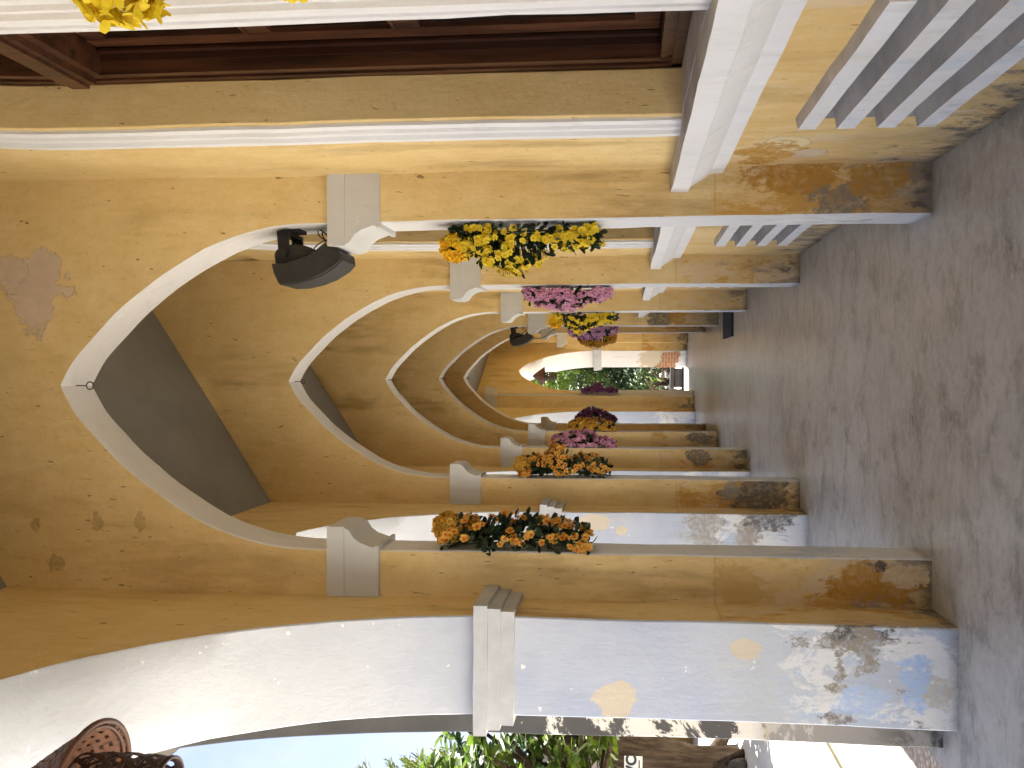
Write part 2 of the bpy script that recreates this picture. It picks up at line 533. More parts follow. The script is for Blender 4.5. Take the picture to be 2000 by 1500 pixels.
def part(name, mb, mats, parent, **kw):
    kw.setdefault('loc', parent['_loc'])
    o = mb.build(name, mats, parent, **kw)
    o['_loc'] = list(kw['loc'])
    return o


def dusty(o):
    for p in o.data.polygons:
        if p.normal.z > .55:
            p.material_index = 1


def struct(name, mb, mats, **kw):
    o = mb.build(name, mats, None, **kw)
    o['kind'] = 'structure'
    return o


def frange(a, b, step):
    n = max(1, round(abs(b - a) / step))
    return [a + (b - a) * i / n for i in range(n + 1)]


def catmull(pts, per=4):
    out = []
    n = len(pts)
    for i in range(n - 1):
        p0, p1, p2, p3 = pts[max(i - 1, 0)], pts[i], pts[i + 1], pts[min(i + 2, n - 1)]
        for j in range(per):
            t = j / per
            out.append(tuple(.5 * (2 * b + (c - a) * t + (2 * a - 5 * b + 4 * c - d) * t * t +
                                   (3 * b - a - 3 * c + d) * t ** 3) for a, b, c, d in zip(p0, p1, p2, p3)))
    out.append(pts[-1])
    return out


def arch_panel(wall, lining, fn, half, cs, s0, s1, ztop, T, back=True, ends=True, chamfer=.007, ncol=3, top_rows=3):
    """wall slab with an arched opening. fn(s, z, n) -> world; half = [(z, half_width)...] from foot to apex."""
    apex = half[-1][0]
    for n in ((0, T) if back else (0,)):
        ch = chamfer
        for sg, se in ((-1, s0), (1, s1)):
            rows = []
            for z, hw in half:
                e = cs + sg * (hw + (ch if n == 0 else ch))
                rows.append([fn(se + (e - se) * i / ncol, z, n) for i in range(ncol + 1)])
            wall.grid(rows)
        ss = [s0 + (cs - s0) * i / ncol for i in range(ncol + 1)] + [cs + (s1 - cs) * i / ncol for i in range(1, ncol + 1)]
        wall.grid([[fn(s, apex + (ztop(s) - apex) * j / top_rows, n) for s in ss] for j in range(top_rows + 1)])
        # little wedge round the apex left by the chamfer
        (za, ha), = half[-1:]
    if ends:
        zl = [z for z, _ in half]
        for se in (s0, s1):
            wall.grid([[fn(se, z, 0), fn(se, z, T)] for z in zl + [ztop(se)]])
        wall.grid([[fn(s, ztop(s), 0), fn(s, ztop(s), T)] for s in (s0, cs, s1)])
    for sg in (-1, 1):
        ns = [0, chamfer] + [chamfer + (T - 2 * chamfer) * j / 3 for j in (1, 2)] + [T - chamfer, T]
        rows = []
        for z, hw in half:
            row = []
            for i, n in enumerate(ns):
                e = hw + (chamfer if i in (0, len(ns) - 1) else 0)
                row.append(fn(cs + sg * e, z, n))
            rows.append(row)
        lining.grid(rows)


# ------------------------------------------------------------------ dimensions
XC = -.06                       # axis of the passage
XR, XL = 1.10, -1.207           # inner faces of house wall and arcade wall
XO1, XO2 = -1.70, -1.867        # outer faces: first order, facade order
TS = .26                        # thickness of a cross arch
ARCH_Y = [1.14 + 2.98 * i for i in range(5)] + [15.10]     # 1.14, 4.12, 7.10, 10.08, 13.06, 15.10
ARCH_BACK = -1.84  # unseen arch behind the camera, added to block light from the open end


def roof(x):
    return 5.15 + .649 * (x + .891)


cross = [(3.23, .895), (3.455, .888), (3.689, .845), (3.925, .760), (4.164, .620), (4.404, .442),
         (4.55, .296), (4.684, .150), (4.77, 0)]
CROSS = [(z, .895) for z in frange(-.05, 3.23, .15)[:-1]] + catmull(cross, 4)
outer = [(2.33, 1.04), (2.65, 1.005), (3.118, .88), (3.524, .68), (3.838, .42), (3.97, .275), (4.05, .13), (4.10, 0)]
OUTER = [(z, 1.04) for z in frange(-.05, 2.33, .15)[:-1]] + catmull(outer, 4)

# ------------------------------------------------------------------ cross arches
ARCH_LABELS = [
    'yellow cross arch just in front of the viewer, mostly out of frame',
    'nearest yellow cross arch with a peeled beige patch by its point',
    'second yellow cross arch, pink blossoms hanging on its house-side pier',
    'third yellow cross arch with white edge, pink blossoms on its outer pier',
    'fourth yellow cross arch with the smaller far black speaker and a grey stained pier',
    'innermost and farthest yellow cross arch, before the end room with the garden view',
    'yellow cross arch behind the viewer, added unseen to hold back light',
]
CAP = [(0, 2.925), (.028, 2.925), (.028, 2.945), (.018, 2.95), (.018, 2.968), (.026, 2.99), (.040, 3.03), (.065, 3.065),
       (.100, 3.088), (.112, 3.10), (.124, 3.13), (.124, 3.215), (0, 3.215)]
for i, Y in enumerate(ARCH_Y + [ARCH_BACK]):
    g = thing('cross_arch', ARCH_LABELS[i], 'arch', (XC, Y, 0), 'cross arches along the passage')
    w, l = MB(), MB()
    arch_panel(w, l, lambda s, z, n: Vector((s, Y + n, z)), CROSS, XC, XL - .02, XR + .02, lambda s: roof(s) + .2, TS)
    part('wall', w, M['yellow'], g, wob=.006, smooth=30)
    part('arch_lining', l, M['white'], g, wob=.006, smooth=40)
    for sg in (-1, 1):
        c = MB()
        xe = XC + sg * .895
        xw = XR if sg > 0 else XL
        back = abs(xw - xe)

        def fn(a, b, wv):
            return Vector((xe - sg * a, wv, b))
        core = [(-back + .001, z) for z in (3.215, 2.925)]
        body = core[:1] + core[1:] + CAP
        poly = [(-back + .001, 2.925)] + CAP + [(-back + .001, 3.215)]
        poly = [poly[0]] + CAP[1:-1] + [poly[-1]]
        c.prism(poly, fn, Y - .022, Y + TS + .022, 6)
        # raised top fascia and foot fillet on the front
        c.prism([(-back + .002, 3.118), (.1275, 3.118), (.1275, 3.2135), (-back + .002, 3.2135)], fn, Y - .031, Y - .0215)
        c.prism([(-back + .002, 2.927), (.026, 2.927), (.026, 2.944), (-back + .002, 2.944)], fn, Y - .029, Y - .0215)
        part('capital', c, M['capital'], g, wob=.004, smooth=35)
    hk = MB()
    hz = 4.74 - .02
    hk.tube([(XC, Y + .12, hz + .05), (XC, Y + .12, hz - .012)], .004, 6)
    hk.tube([(XC + .022 * math.cos(a), Y + .12, hz - .034 + .022 * math.sin(a)) for a in [j * math.pi / 8 for j in range(17)]],
            .004, 6)
    part('hook', hk, M['metal'], g, smooth=60)

# ------------------------------------------------------------------ arcade wall (open side)
g = thing('arcade', 'yellow outer wall of open arches with white peeling jambs', 'wall', (XL, 0, 0))
w, fac = MB(), MB()
bays = []
edges = [-4.82, -1.84] + ARCH_Y[:5]
for i in range(len(edges) - 1):
    y0 = edges[i] + (TS if edges[i] > -4 else 0)
    bays.append((edges[i], edges[i + 1]))
OUT2 = [(z, hw + .18) for z, hw in OUTER[:-1]]
OUT2 = [(2.33 + (z - 2.33) * 1.38 if z > 2.33 else z, hw) for z, hw in OUT2] + [(4.80, .07), (4.82, 0)]
for y0, y1 in bays:
    cy = (y0 + TS + y1) / 2
    l, l2 = MB(), MB()
    arch_panel(w, l, lambda s, z, n: Vector((XL - n, s, z)), OUTER, cy, y0 + TS / 2, y1 + TS / 2,
               lambda s: roof(XL) + .2, XL - XO1, back=True, ends=False)
    arch_panel(fac, l2, lambda s, z, n: Vector((XO1 - .003 - n, s, z)), OUT2, cy, y0 + TS / 2, y1 + TS / 2,
               lambda s: roof(XO2) + .15, XO1 - XO2, back=True, ends=False)
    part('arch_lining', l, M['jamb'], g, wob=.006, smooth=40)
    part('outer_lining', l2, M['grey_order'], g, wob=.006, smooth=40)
    for ya, yb, sg in ((cy + 1.04, y1, -1), (y0 + TS, cy - 1.04, 1)):
        im = MB()
        for z0, z1, pr in ((2.268, 2.335, .072), (2.204, 2.268, .052), (2.14, 2.204, .034)):
            lo, hi = (ya - pr, yb - .001) if sg < 0 else (ya + .001, yb + pr)
            im.box((XL + pr, lo, z0), (XO1 - pr, hi, z1), sub=.12)
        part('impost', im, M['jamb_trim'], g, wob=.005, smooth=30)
# solid bay before the end room
w.box((XL, 13.06 + TS / 2, -.05), (XO1, 15.36, roof(XL) + .2), sub=.3)
part('wall', w, M['yellow'], g, wob=.006, smooth=30)
part('facade', fac, M['ochre_wall'], g, wob=.006, smooth=30)

# ------------------------------------------------------------------ house wall with windows
g = thing('house', 'yellow house wall with tall brown windows, white sills and slotted vents', 'wall', (XR, 0, 0))
w = MB()
WZ0 = 1.352
win = [(4.10, .469), (4.35, .44), (4.6, .36), (4.85, .22), (5.05, 0)]
WIN = [(z, .469) for z in frange(WZ0, 4.10, .2)[:-1]] + catmull(win, 4)
FIN = [.852, .690, .522, .354]
WT = .20
for bi, (y0, y1) in enumerate([(-1.84, 1.14)] + list(zip(ARCH_Y[:4], ARCH_Y[1:5]))):
    cy = (y0 + TS + y1) / 2 + .03
    rv = MB()
    arch_panel(w, rv, lambda s, z, n: Vector((XR + n, s, z)), WIN, cy, y0 + TS / 2, y1 + TS / 2,
               lambda s: roof(XR) + .22, WT, back=False, ends=False)
    # wall below the sill, with a recess for the vent
    va, vb, zt, zb = cy - .57, cy + .57, .852, .279
    ys = frange(y0 + TS / 2, va, .3), frange(va, vb, .2), frange(vb, y1 + TS / 2, .3)
    for yy in (ys[0], ys[2]):
        w.grid([[Vector((XR, y, z)) for y in yy] for z in frange(-.05, WZ0, .15)])
    for za, zb2 in ((-.05, zb), (zt, WZ0)):
        w.grid([[Vector((XR, y, z)) for y in ys[1]] for z in frange(za, zb2, .15)])
    part('window_reveal', rv, M['yellow'], g, wob=.006, smooth=40)
    # vent: recess box and four sloping fins
    v = MB()
    v.grid([[Vector((XR + .13, y, z)) for y in (va, vb)] for z in (zb, zt)])
    for y in (va, vb):
        v.grid([[Vector((x, y, z)) for x in (XR, XR + .13)] for z in (zb, zt)])
    for z in (zb, zt):
        v.grid([[Vector((x, y, z)) for x in (XR, XR + .13)] for y in (va, vb)])
    vent = part('vent', v, M['capital'], g, wob=.003)
    for z in FIN:
        f = MB()
        poly = [(-.048, z), (-.048, z - .075), (.0, z - .068), (.125, z - .02), (.125, z + .035), (.0, z + .008)]
        if z == FIN[0]:
            poly = [(-.048, z), (-.048, z - .075), (.0, z - .068), (.12, z - .02), (.12, z - .002), (-.0005, z + .012)]
        f.prism(poly, lambda a, b, wv: Vector((XR + a, wv, b)), va + .003, vb - .003, 22)
        dusty(part('fin', f, [M['trim'], M['dust']], vent, wob=.004, smooth=30))
    # sill with cove
    s = MB()
    SIL = [(0.001, 1.352), (-.127, 1.350), (-.129, 1.262), (-.122, 1.252), (-.100, 1.246), (-.088, 1.222), (-.066, 1.182),
           (-.046, 1.156), (-.040, 1.148), (-.032, 1.146), (-.030, 1.075), (.001, 1.075)]
    ya, yb = y0 + TS, y1
    s.prism(SIL, lambda a, b, wv: Vector((XR + a, wv, b)), ya + .001, yb - .001, 44)
    s.box((XR + .0015, cy - .466, 1.30), (XR + WT + .3, cy + .466, 1.353))
    dusty(part('sill', s, [M['trim'], M['dust']], g, wob=.005, smooth=30))
    # moulding round the opening: three beads
    mo = MB()
    path = [(cy - hw, z, -1) for z, hw in WIN] + [(cy + hw, z, 1) for z, hw in reversed(WIN[:-1])]
    prof = [(.018, .001), (.018, .016), (.055, .020), (.062, .034), (.085, .036), (.092, .022), (.112, .022), (.120, .044),
            (.158, .044), (.166, .028), (.180, .028), (.188, .014), (.215, .012), (.22, .001)]
    rows = []
    for j, (yy, z, sg) in enumerate(path):
        a = path[max(j - 1, 0)]
        b = path[min(j + 1, len(path) - 1)]
        t = Vector((0, b[0] - a[0], b[1] - a[1])).normalized()
        nrm = Vector((0, -t.z, t.y))
        if j == len(path) // 2:
            nrm = Vector((0, 0, 1))
        rows.append([Vector((XR - d, yy, z)) + nrm * o for o, d in prof])
    mo.grid(rows)
    part('moulding', mo, M['trim'], g, wob=.005, smooth=40, closed=False)
    # timber window
    fr = MB()
    XF = XR + WT

    def ringbar(mb, o0, o1, x0, x1, zfoot):
        """casing following the opening, inset o0..o1, depth x0..x1"""
        rows = []
        pts = [(z, hw) for z, hw in WIN]
        for sg in (-1, 1):
            rows = []
            for z, hw in pts:
                zz0 = max(z, zfoot)
                q = [(max(hw - o0, 0), x0), (max(hw - o1, 0), x0), (max(hw - o1, 0), x1), (max(hw - o0, 0), x1)]
                rows.append([Vector((x, cy + sg * a, zz0 - (.0 if hw > o1 else .05))) for a, x in q + q[:1]])
            mb.grid(rows)
    ringbar(fr, -.01, .030, XF, XF + .06, WZ0)
    ringbar(fr, .030, .055, XF + .012, XF + .06, WZ0)
    ringbar(fr, .055, .085, XF + .004, XF + .16, WZ0)
    fr.box((XF, cy - .47, WZ0 + .001), (XF + .06, cy + .47, WZ0 + .045))
    fr.box((XF + .012, cy - .42, WZ0 + .045), (XF + .06, cy + .42, WZ0 + .068))
    fr.box((XF + .004, cy - .40, WZ0 + .068), (XF + .16, cy + .40, WZ0 + .095))
    wd = part('window', fr, M['wood'], g, smooth=30)
    tr = MB()
    for x, za, zb2 in ((XF - .03, 3.90, 3.93), (XF - .045, 3.93, 4.01), (XF - .03, 4.01, 4.05), (XF + .0, 3.86, 3.90)):
        tr.box((x, cy - .41, za), (XF + .28, cy + .41, zb2))
    part('transom', tr, M['wood'], wd)
    ln = MB()
    for sg in (-1, 1):
        ln.box((XF + .06, cy + sg * .384, WZ0 + .1), (XF + .10, cy + sg * .378, 3.86))
        ln.box((XF + .092, cy + sg * .384, WZ0 + .1), (XF + .104, cy + sg * .352, 3.86))
    part('side_panel', ln, M['wood_dark'], wd)
    for sg in (-1, 1):
        sh = MB()
        a, b = sorted((cy + sg * .004, cy + sg * .345))
        xs = XF + .108
        sh.box((xs, a, WZ0 + .10), (xs + .04, a + .075, 3.85))
        sh.box((xs, b - .075, WZ0 + .10), (xs + .04, b, 3.85))
        for z in (WZ0 + .10, 2.43, 3.05, 3.76):
            sh.box((xs + .002, a + .075, z), (xs + .038, b - .075, z + .085))
        for z0, z1 in ((WZ0 + .185, 2.43), (2.515, 3.05), (3.135, 3.76)):
            for e0, e1 in ((a + .075, a + .092), (b - .092, b - .075)):
                sh.box((xs - .006, e0, z0), (xs + .03, e1, z1))
            sh.box((xs - .006, a + .093, z0), (xs + .03, b - .093, z0 + .016))
            sh.box((xs - .006, a + .093, z1 - .016), (xs + .03, b - .093, z1))
        part('shutter', sh, M['wood'], wd)
    gl = MB()
    gl.box((XF + .125, cy - .34, WZ0 + .1), (XF + .14, cy + .34, 5.0))
    part('pane', gl, M['glass'], wd)
# remaining plain stretches of the wall
for y0, y1 in ((-4.82, -1.84 + TS / 2), (13.06 + TS / 2, 19.6)):
    w.grid([[Vector((XR, y, z)) for y in frange(y0, y1, .3)] for z in frange(-.05, roof(XR) + .22, .15)])
part('wall', w, M['yellow'], g, wob=.006, smooth=30)
bk = MB()
bk.box((XR + .56, -4.8, -.05), (XR + .7, 19.6, 7.2))
for y in (-4.8, 19.3):
    bk.box((XR + .003, y, -.05), (XR + .555, y + .1, 7.0))
bk.box((XR + .003, -4.8, 6.55), (XR + .555, 19.3, 6.65))
part('room_shell', bk, M['wood_dark'], g)

# ------------------------------------------------------------------ end room with slanting walls
g = thing('end_room', 'angled yellow wall closing the passage, open arch with brick showing at its foot', 'wall',
          (.617, 19.25, 0))
w = MB()
PT = lambda p0, t, nrm: (lambda s, z, n: Vector((p0[0] + t[0] * s + nrm[0] * n, p0[1] + t[1] * s + nrm[1] * n, z)))
# slanting side on the open side
d = Vector((.467, 1.99)).normalized()
f1 = PT((-1.207, 15.36), d, (-d.y, d.x))
l = MB()
sc = [(z, hw * .80 / 1.04) for z, hw in OUTER]
arch_panel(w, l, f1, sc, .98, -.0, 2.05, lambda s: 5.3, .46, ends=False)
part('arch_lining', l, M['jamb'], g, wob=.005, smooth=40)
im = MB()
for z0, z1, pr in ((2.268, 2.335, .07), (2.204, 2.268, .05), (2.14, 2.204, .034)):
    im.prism([(1.78 - pr, -pr), (2.04, -pr), (2.04, .46), (1.78 - pr, .46)], lambda a, b, q: f1(a, q, b), z0, z1)
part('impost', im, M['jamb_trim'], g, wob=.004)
# slanting wall with the arch to the garden
t2 = Vector((.5, .866))
f2 = PT((.617, 19.25), t2, (-t2.y, t2.x))
l = MB()
sc = [(z, hw * 1.02 / 1.04) for z, hw in OUTER]
arch_panel(w, l, f2, sc, -1.02, -2.06, .30, lambda s: 5.3, .48, ends=False)
part('arch_lining', l, M['end_white'], g, wob=.005, smooth=40)
im = MB()
for z0, z1, pr in ((2.268, 2.335, .07), (2.204, 2.268, .05), (2.14, 2.204, .034)):
    im.prism([(-pr, -pr - .0), (.12, -pr), (.12, .54), (-pr, .54)], lambda a, b, q: f2(a, q, b), z0, z1)
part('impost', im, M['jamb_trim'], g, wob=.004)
# frontal piece and its pilaster
w.grid([[Vector((x, 19.25, z)) for x in frange(.617, XR + .02, .12)] for z in frange(-.05, 5.3, .15)])
w.box((.815, 19.05, -.05), (XR + .02, 19.26, 5.3), sub=.2)
part('wall', w, M['yellow'], g, wob=.005, smooth=30)
c = MB()
c.prism([(0, 3.0), (.03, 3.0), (.03, 3.03), (.05, 3.08), (.11, 3.12), (.11, 3.25), (0, 3.25), (-.28, 3.25), (-.28, 3.0)],
        lambda a, b, q: Vector((.815 - a, q, b)), 19.02, 19.28)
part('capital', c, M['capital'], g, wob=.003)
c = MB()
c.prism([(.64, 2.33), (.52, 2.33), (.52, 2.13), (.64, 2.13)], lambda a, b, q: Vector((a + .1, q, b)), 19.21, 19.26)
part('band', c, M['capital'], g, wob=.003)
bp = MB()
ol = [(.02, .22), (.06, .60), (.16, .66), (.24, .62), (.40, .69), (.44, .80), (.475, .78), (.475, .26), (.36, .30), (.30, .20),
      (.2, .22), (.12, .16)]
bp.face([f2(-.016, z, n) for n, z in ol])
o = part('brick_patch', bp, M['brick'], g, closed=False)
# pier between the two slanting walls
pr = MB()
pr.prism([(-.76, 17.42), (-.465, 17.42), (-.34, 17.60), (-.36, 17.95), (-.80, 17.95)], lambda a, b, q: Vector((a, b, q)), -.05, 5.3, 20)
part('pier', pr, M['yellow'], g, wob=.005, smooth=30)
pl = MB()
q0, q1 = Vector((-.463, 17.414)), Vector((-.335, 17.598))
pl.grid([[Vector((q0.x + (q1.x - q0.x) * j / 2, q0.y + (q1.y - q0.y) * j / 2, z)) for j in range(3)] for z in frange(-.05, 4.45, .15)])
part('pier_lining', pl, M['capital'], g, wob=.005, closed=False)
im = MB()
for z0, z1, e in ((4.66, 4.75, .09), (4.57, 4.66, .06), (4.48, 4.57, .03)):
    im.prism([(-.76, 17.42 - e), (-.465 + e * .5, 17.42 - e), (-.34 + e, 17.60 - e * .5), (-.34 + e, 17.9), (-.76, 17.9)],
             lambda a, b, q: Vector((a, b, q)), z0, z1)
part('capital', im, M['capital'], g, wob=.003)

# ------------------------------------------------------------------ floor, ceilings, ground
fl = MB()
xs = frange(-1.97, XR + .3, .3)
fl.grid([[Vector((x, y, 0)) for x in xs] for y in frange(-4.9, 17.0, .4)])
fl.grid([[Vector((-1.97, y, z)) for y in frange(-4.9, 17.0, .4)] for z in (-.6, 0)])
fl.face([(-1.97, 17.0, 0), (XR + .3, 17.0, 0), (XR + .3, 20.6, 0), (.12, 19.72, 0), (-1.0, 17.78, 0)])
fl.grid([[Vector(p) for p in ((-1.0, 17.78, z), (.12, 19.72, z), (1.4, 21.9, z))] for z in (-.6, 0)])
fl.face([(-1.97, 17.0, 0), (-1.0, 17.78, 0), (-1.0, 17.78, -.6), (-1.97, 17.0, -.6)])
struct('floor', fl, M['floor'], closed=False)

ce = MB()
cx = frange(-2.25, XR + .65, .5)
ya, yb = -5.0, 15.34
for off in (0, .3):
    ce.grid([[Vector((x, y, roof(x) + off + (.15 if y < 4.26 else 0))) for x in cx] for y in (*frange(ya, 4.24, .5), 4.27, *frange(4.5, yb, .5))])
for x in (cx[0], cx[-1]):
    ce.grid([[Vector((x, y, roof(x) + o)) for y in (ya, yb)] for o in (0, .3)])
for y in (ya, yb):
    ce.grid([[Vector((x, y, roof(x) + o)) for x in cx] for o in (0, .3)])
ce.box((-2.0, 15.35, 4.96), (XR + .65, 20.2, 5.1), sub=.5)
struct('ceiling', ce, M['ceiling'], wob=.006)

GZ = -.18
gr = MB()
gr.grid([[Vector((x, y, GZ - .008)) for x in (-600, -60, -20, -6, 6, 40, 600)] for y in (-600, -60, -10, 10, 30, 80, 600)])
struct('ground', gr, M['earth'])
ap = MB()
ap.grid([[Vector((x, y, GZ)) for x in frange(-3.18, -1.95, .3)] for y in frange(-8, 20, .7)])
struct('pavement', ap, M['pebble'])
ap = MB()
ap.grid([[Vector((x, y, GZ - .004)) for x in (-3.25, -3.17)] for y in frange(-8, 20, .7)])
struct('path', ap, M['groove'])
ap = MB()
ap.grid([[Vector((x, y, GZ)) for x in frange(-5.9, -3.24, .5)] for y in frange(-8, 20, .7)])
struct('path', ap, M['concrete'])
ap = MB()
ap.grid([[Vector((x, y, GZ + .004)) for x in frange(-3.2, 9, 1)] for y in frange(19.9, 25.5, 1)])
ap.v = [p for p in ap.v]
struct('path', ap, M['concrete'])


# ------------------------------------------------------------------ speakers
def speaker(Y, label, dz, cable):
    s = at(575, 455, 4.25)
    dx = 0
    base = Vector((s.x, Y + .13, s.z + dz))
    g = thing('loudspeaker', label, 'speaker', tuple(base), 'loudspeakers under the cross arches')

    def q(x, y):
        p = at(x, y, 4.25)
        return (p.x, p.z + dz)
    fn = lambda a, b, wv: Vector((a, Y + .13 + wv, b))
    # front cabinet with a bowed grille
    seam = [q(548, 521), q(575, 519), q(600, 511), q(618, 503), q(632, 495)]
    front = [q(649, 481), q(662, 487), q(678, 496), q(681, 513)]
    bow = [q(668, 526), q(645, 541), q(620, 551), q(590, 558), q(562, 559)]
    m = MB()
    m.prism(seam + front + bow + [q(553, 540)], fn, -.12, .12)
    cab = part('cabinet', m, M['charcoal'], g, smooth=35)
    bv = cab.modifiers.new('bevel', 'BEVEL'); bv.width = .006; bv.segments = 2; bv.limit_method = 'ANGLE'
    gm = MB()
    bw = [q(682.5, 514), q(669.5, 527.5), q(646, 542.5), q(620.5, 552.8), q(590, 559.8), q(563, 560.5)]
    inn = [q(563, 556), q(590, 555), q(619, 548), q(643, 538), q(665, 523), q(679, 511)]
    gm.prism(bw + inn, fn, -.108, .108)
    part('grille', gm, M['grille'], g, smooth=35)
    m = MB()
    sh = [q(546, 499), q(551, 492), q(560, 485), q(585, 480), q(603, 483), q(618, 488), q(631, 494)]
    m.prism(sh + [q(619, 504), q(601, 512), q(575, 520), q(549, 522)], fn, -.085, .085)
    o = part('back_shell', m, M['charcoal'], g, smooth=35)
    bv = o.modifiers.new('bevel', 'BEVEL'); bv.width = .02; bv.segments = 3; bv.limit_method = 'ANGLE'
    m = MB()
    for sg in (-1, 1):
        arm = [q(556, 462), q(578, 462), q(579, 494), q(577, 504), q(570, 508), q(563, 505), q(559, 497)]
        m.prism(arm, fn, sg * .094 - .006, sg * .094 + .006)
        m.prism([(q(569, 500)[0] + .026 * math.cos(a), q(569, 500)[1] + .026 * math.sin(a)) for a in
                 [j * math.pi / 8 for j in range(16)]], fn, sg * .094 + (.005 if sg > 0 else -.03), sg * .094 + (.03 if sg > 0 else -.005))
    m.prism([q(556, 458), q(578, 458), q(578, 464), q(556, 464)], fn, -.10, .10)
    a = q(550, 452); b = q(592, 452)
    m.prism([(a[0] + .03, a[1]), (b[0] + .035, b[1]), (b[0] - .012, b[1]), (a[0] - .018, a[1])], fn, -.05, .05)
    part('bracket', m, M['black'], g, smooth=35)
    m = MB()
    for k_, oy in enumerate((-.03, .03)):
        pts = [q(616, 490), q(622, 480), q(632, 472 - 3 * k_), q(641, 468), q(636, 458), q(622, 447 + 2 * k_), q(617, 452), q(622, 462),
               q(640, 470)]
        cs = catmull([(a, oy + .01 * j, b) for j, (a, b) in enumerate(pts)], 5)
        m.tube([fn(a, b, wv) for a, wv, b in cs], .0035, 6)
    if cable:
        pts = [(q(640, 470)[0], .0, q(640, 470)[1]), (q(680, 510)[0], .02, q(680, 510)[1] - .02),
               (q(740, 505)[0], .05, q(740, 505)[1]), (q(800, 470)[0], .1, q(800, 470)[1] + .05), (.84, .14, q(830, 440)[1])]
        cs = catmull(pts, 6)
        m.tube([fn(a, b, wv) for a, wv, b in cs], .006, 6)
    part('cable', m, M['black'], g, smooth=60)


speaker(4.12, 'large near black loudspeaker bracketed under the nearest white arch edge', 0, False)
speaker(13.06, 'small distant black loudspeaker hanging under the fourth arch, trailing a cable', .0, True)


# ------------------------------------------------------------------ blossom bunches
def frame(nv):
    nv = nv.normalized()
    a = nv.cross(Vector((.31, .52, .79)))
    if a.length < .05:
        a = nv.cross(Vector((1, 0, 0)))
    a.normalize()
    return a, nv.cross(a), nv


def blossom(mb, p, nv, r, rnd, petals=5, cup=.25, m0=0, m1=1):
    a, b, n = frame(nv)
    ph = rnd.random() * 6.28
    for k_ in range(petals):
        t = ph + k_ * 2 * math.pi / petals + rnd.uniform(-.1, .1)
        c = a * math.cos(t) + b * math.sin(t)
        s = n.cross(c)
        rr = r * rnd.uniform(.85, 1.12)
        hw = rr * .95 * math.tan(math.pi / petals) * .70
        lift = cup * rr * rnd.uniform(.4, 1.6)
        m = p + c * rr * .38 + n * lift * .35
        ml, mr = m + s * hw * .62, m - s * hw * .62
        e = p + c * rr * .74 + n * lift * .8
        el, er = e + s * hw, e - s * hw
        tip = p + c * rr * 1.02 + n * lift * (.9 + rnd.uniform(-.3, .3))
        tl, tr_ = tip + s * hw * .55, tip - s * hw * .55
        mb.face([p, ml, mr], m1)
        i = len(mb.v)
        mb.v += [ml, el, tl, tr_, er, mr]
        mb.f += [(i, i + 1, i + 4, i + 5), (i + 1, i + 2, i + 3, i + 4)]
        mb.mi += [m0, m0]


def leaf(mb, p, d, nv, L, W, m=0, bend=.15):
    d = d.normalized()
    s = d.cross(nv)
    if s.length < .05:
        s = d.cross(Vector((.3, .5, .8)))
    s.normalize()
    n = s.cross(d)
    q = [(0, .08), (.35, .8), (.68, 1.0), (.92, .55), (1.0, .08)]
    i = len(mb.v)
    for u, wv in q:
        c = p + d * (L * u) - n * (bend * L * u * u)
        mb.v += [c + s * (W * .5 * wv) + n * (W * .12 * wv), c - n * 0, c - s * (W * .5 * wv) + n * (W * .12 * wv)]
    for j in range(len(q) - 1):
        o = i + 3 * j
        mb.f += [(o, o + 1, o + 4, o + 3), (o + 1, o + 2, o + 5, o + 4)]
        mb.mi += [m, m]


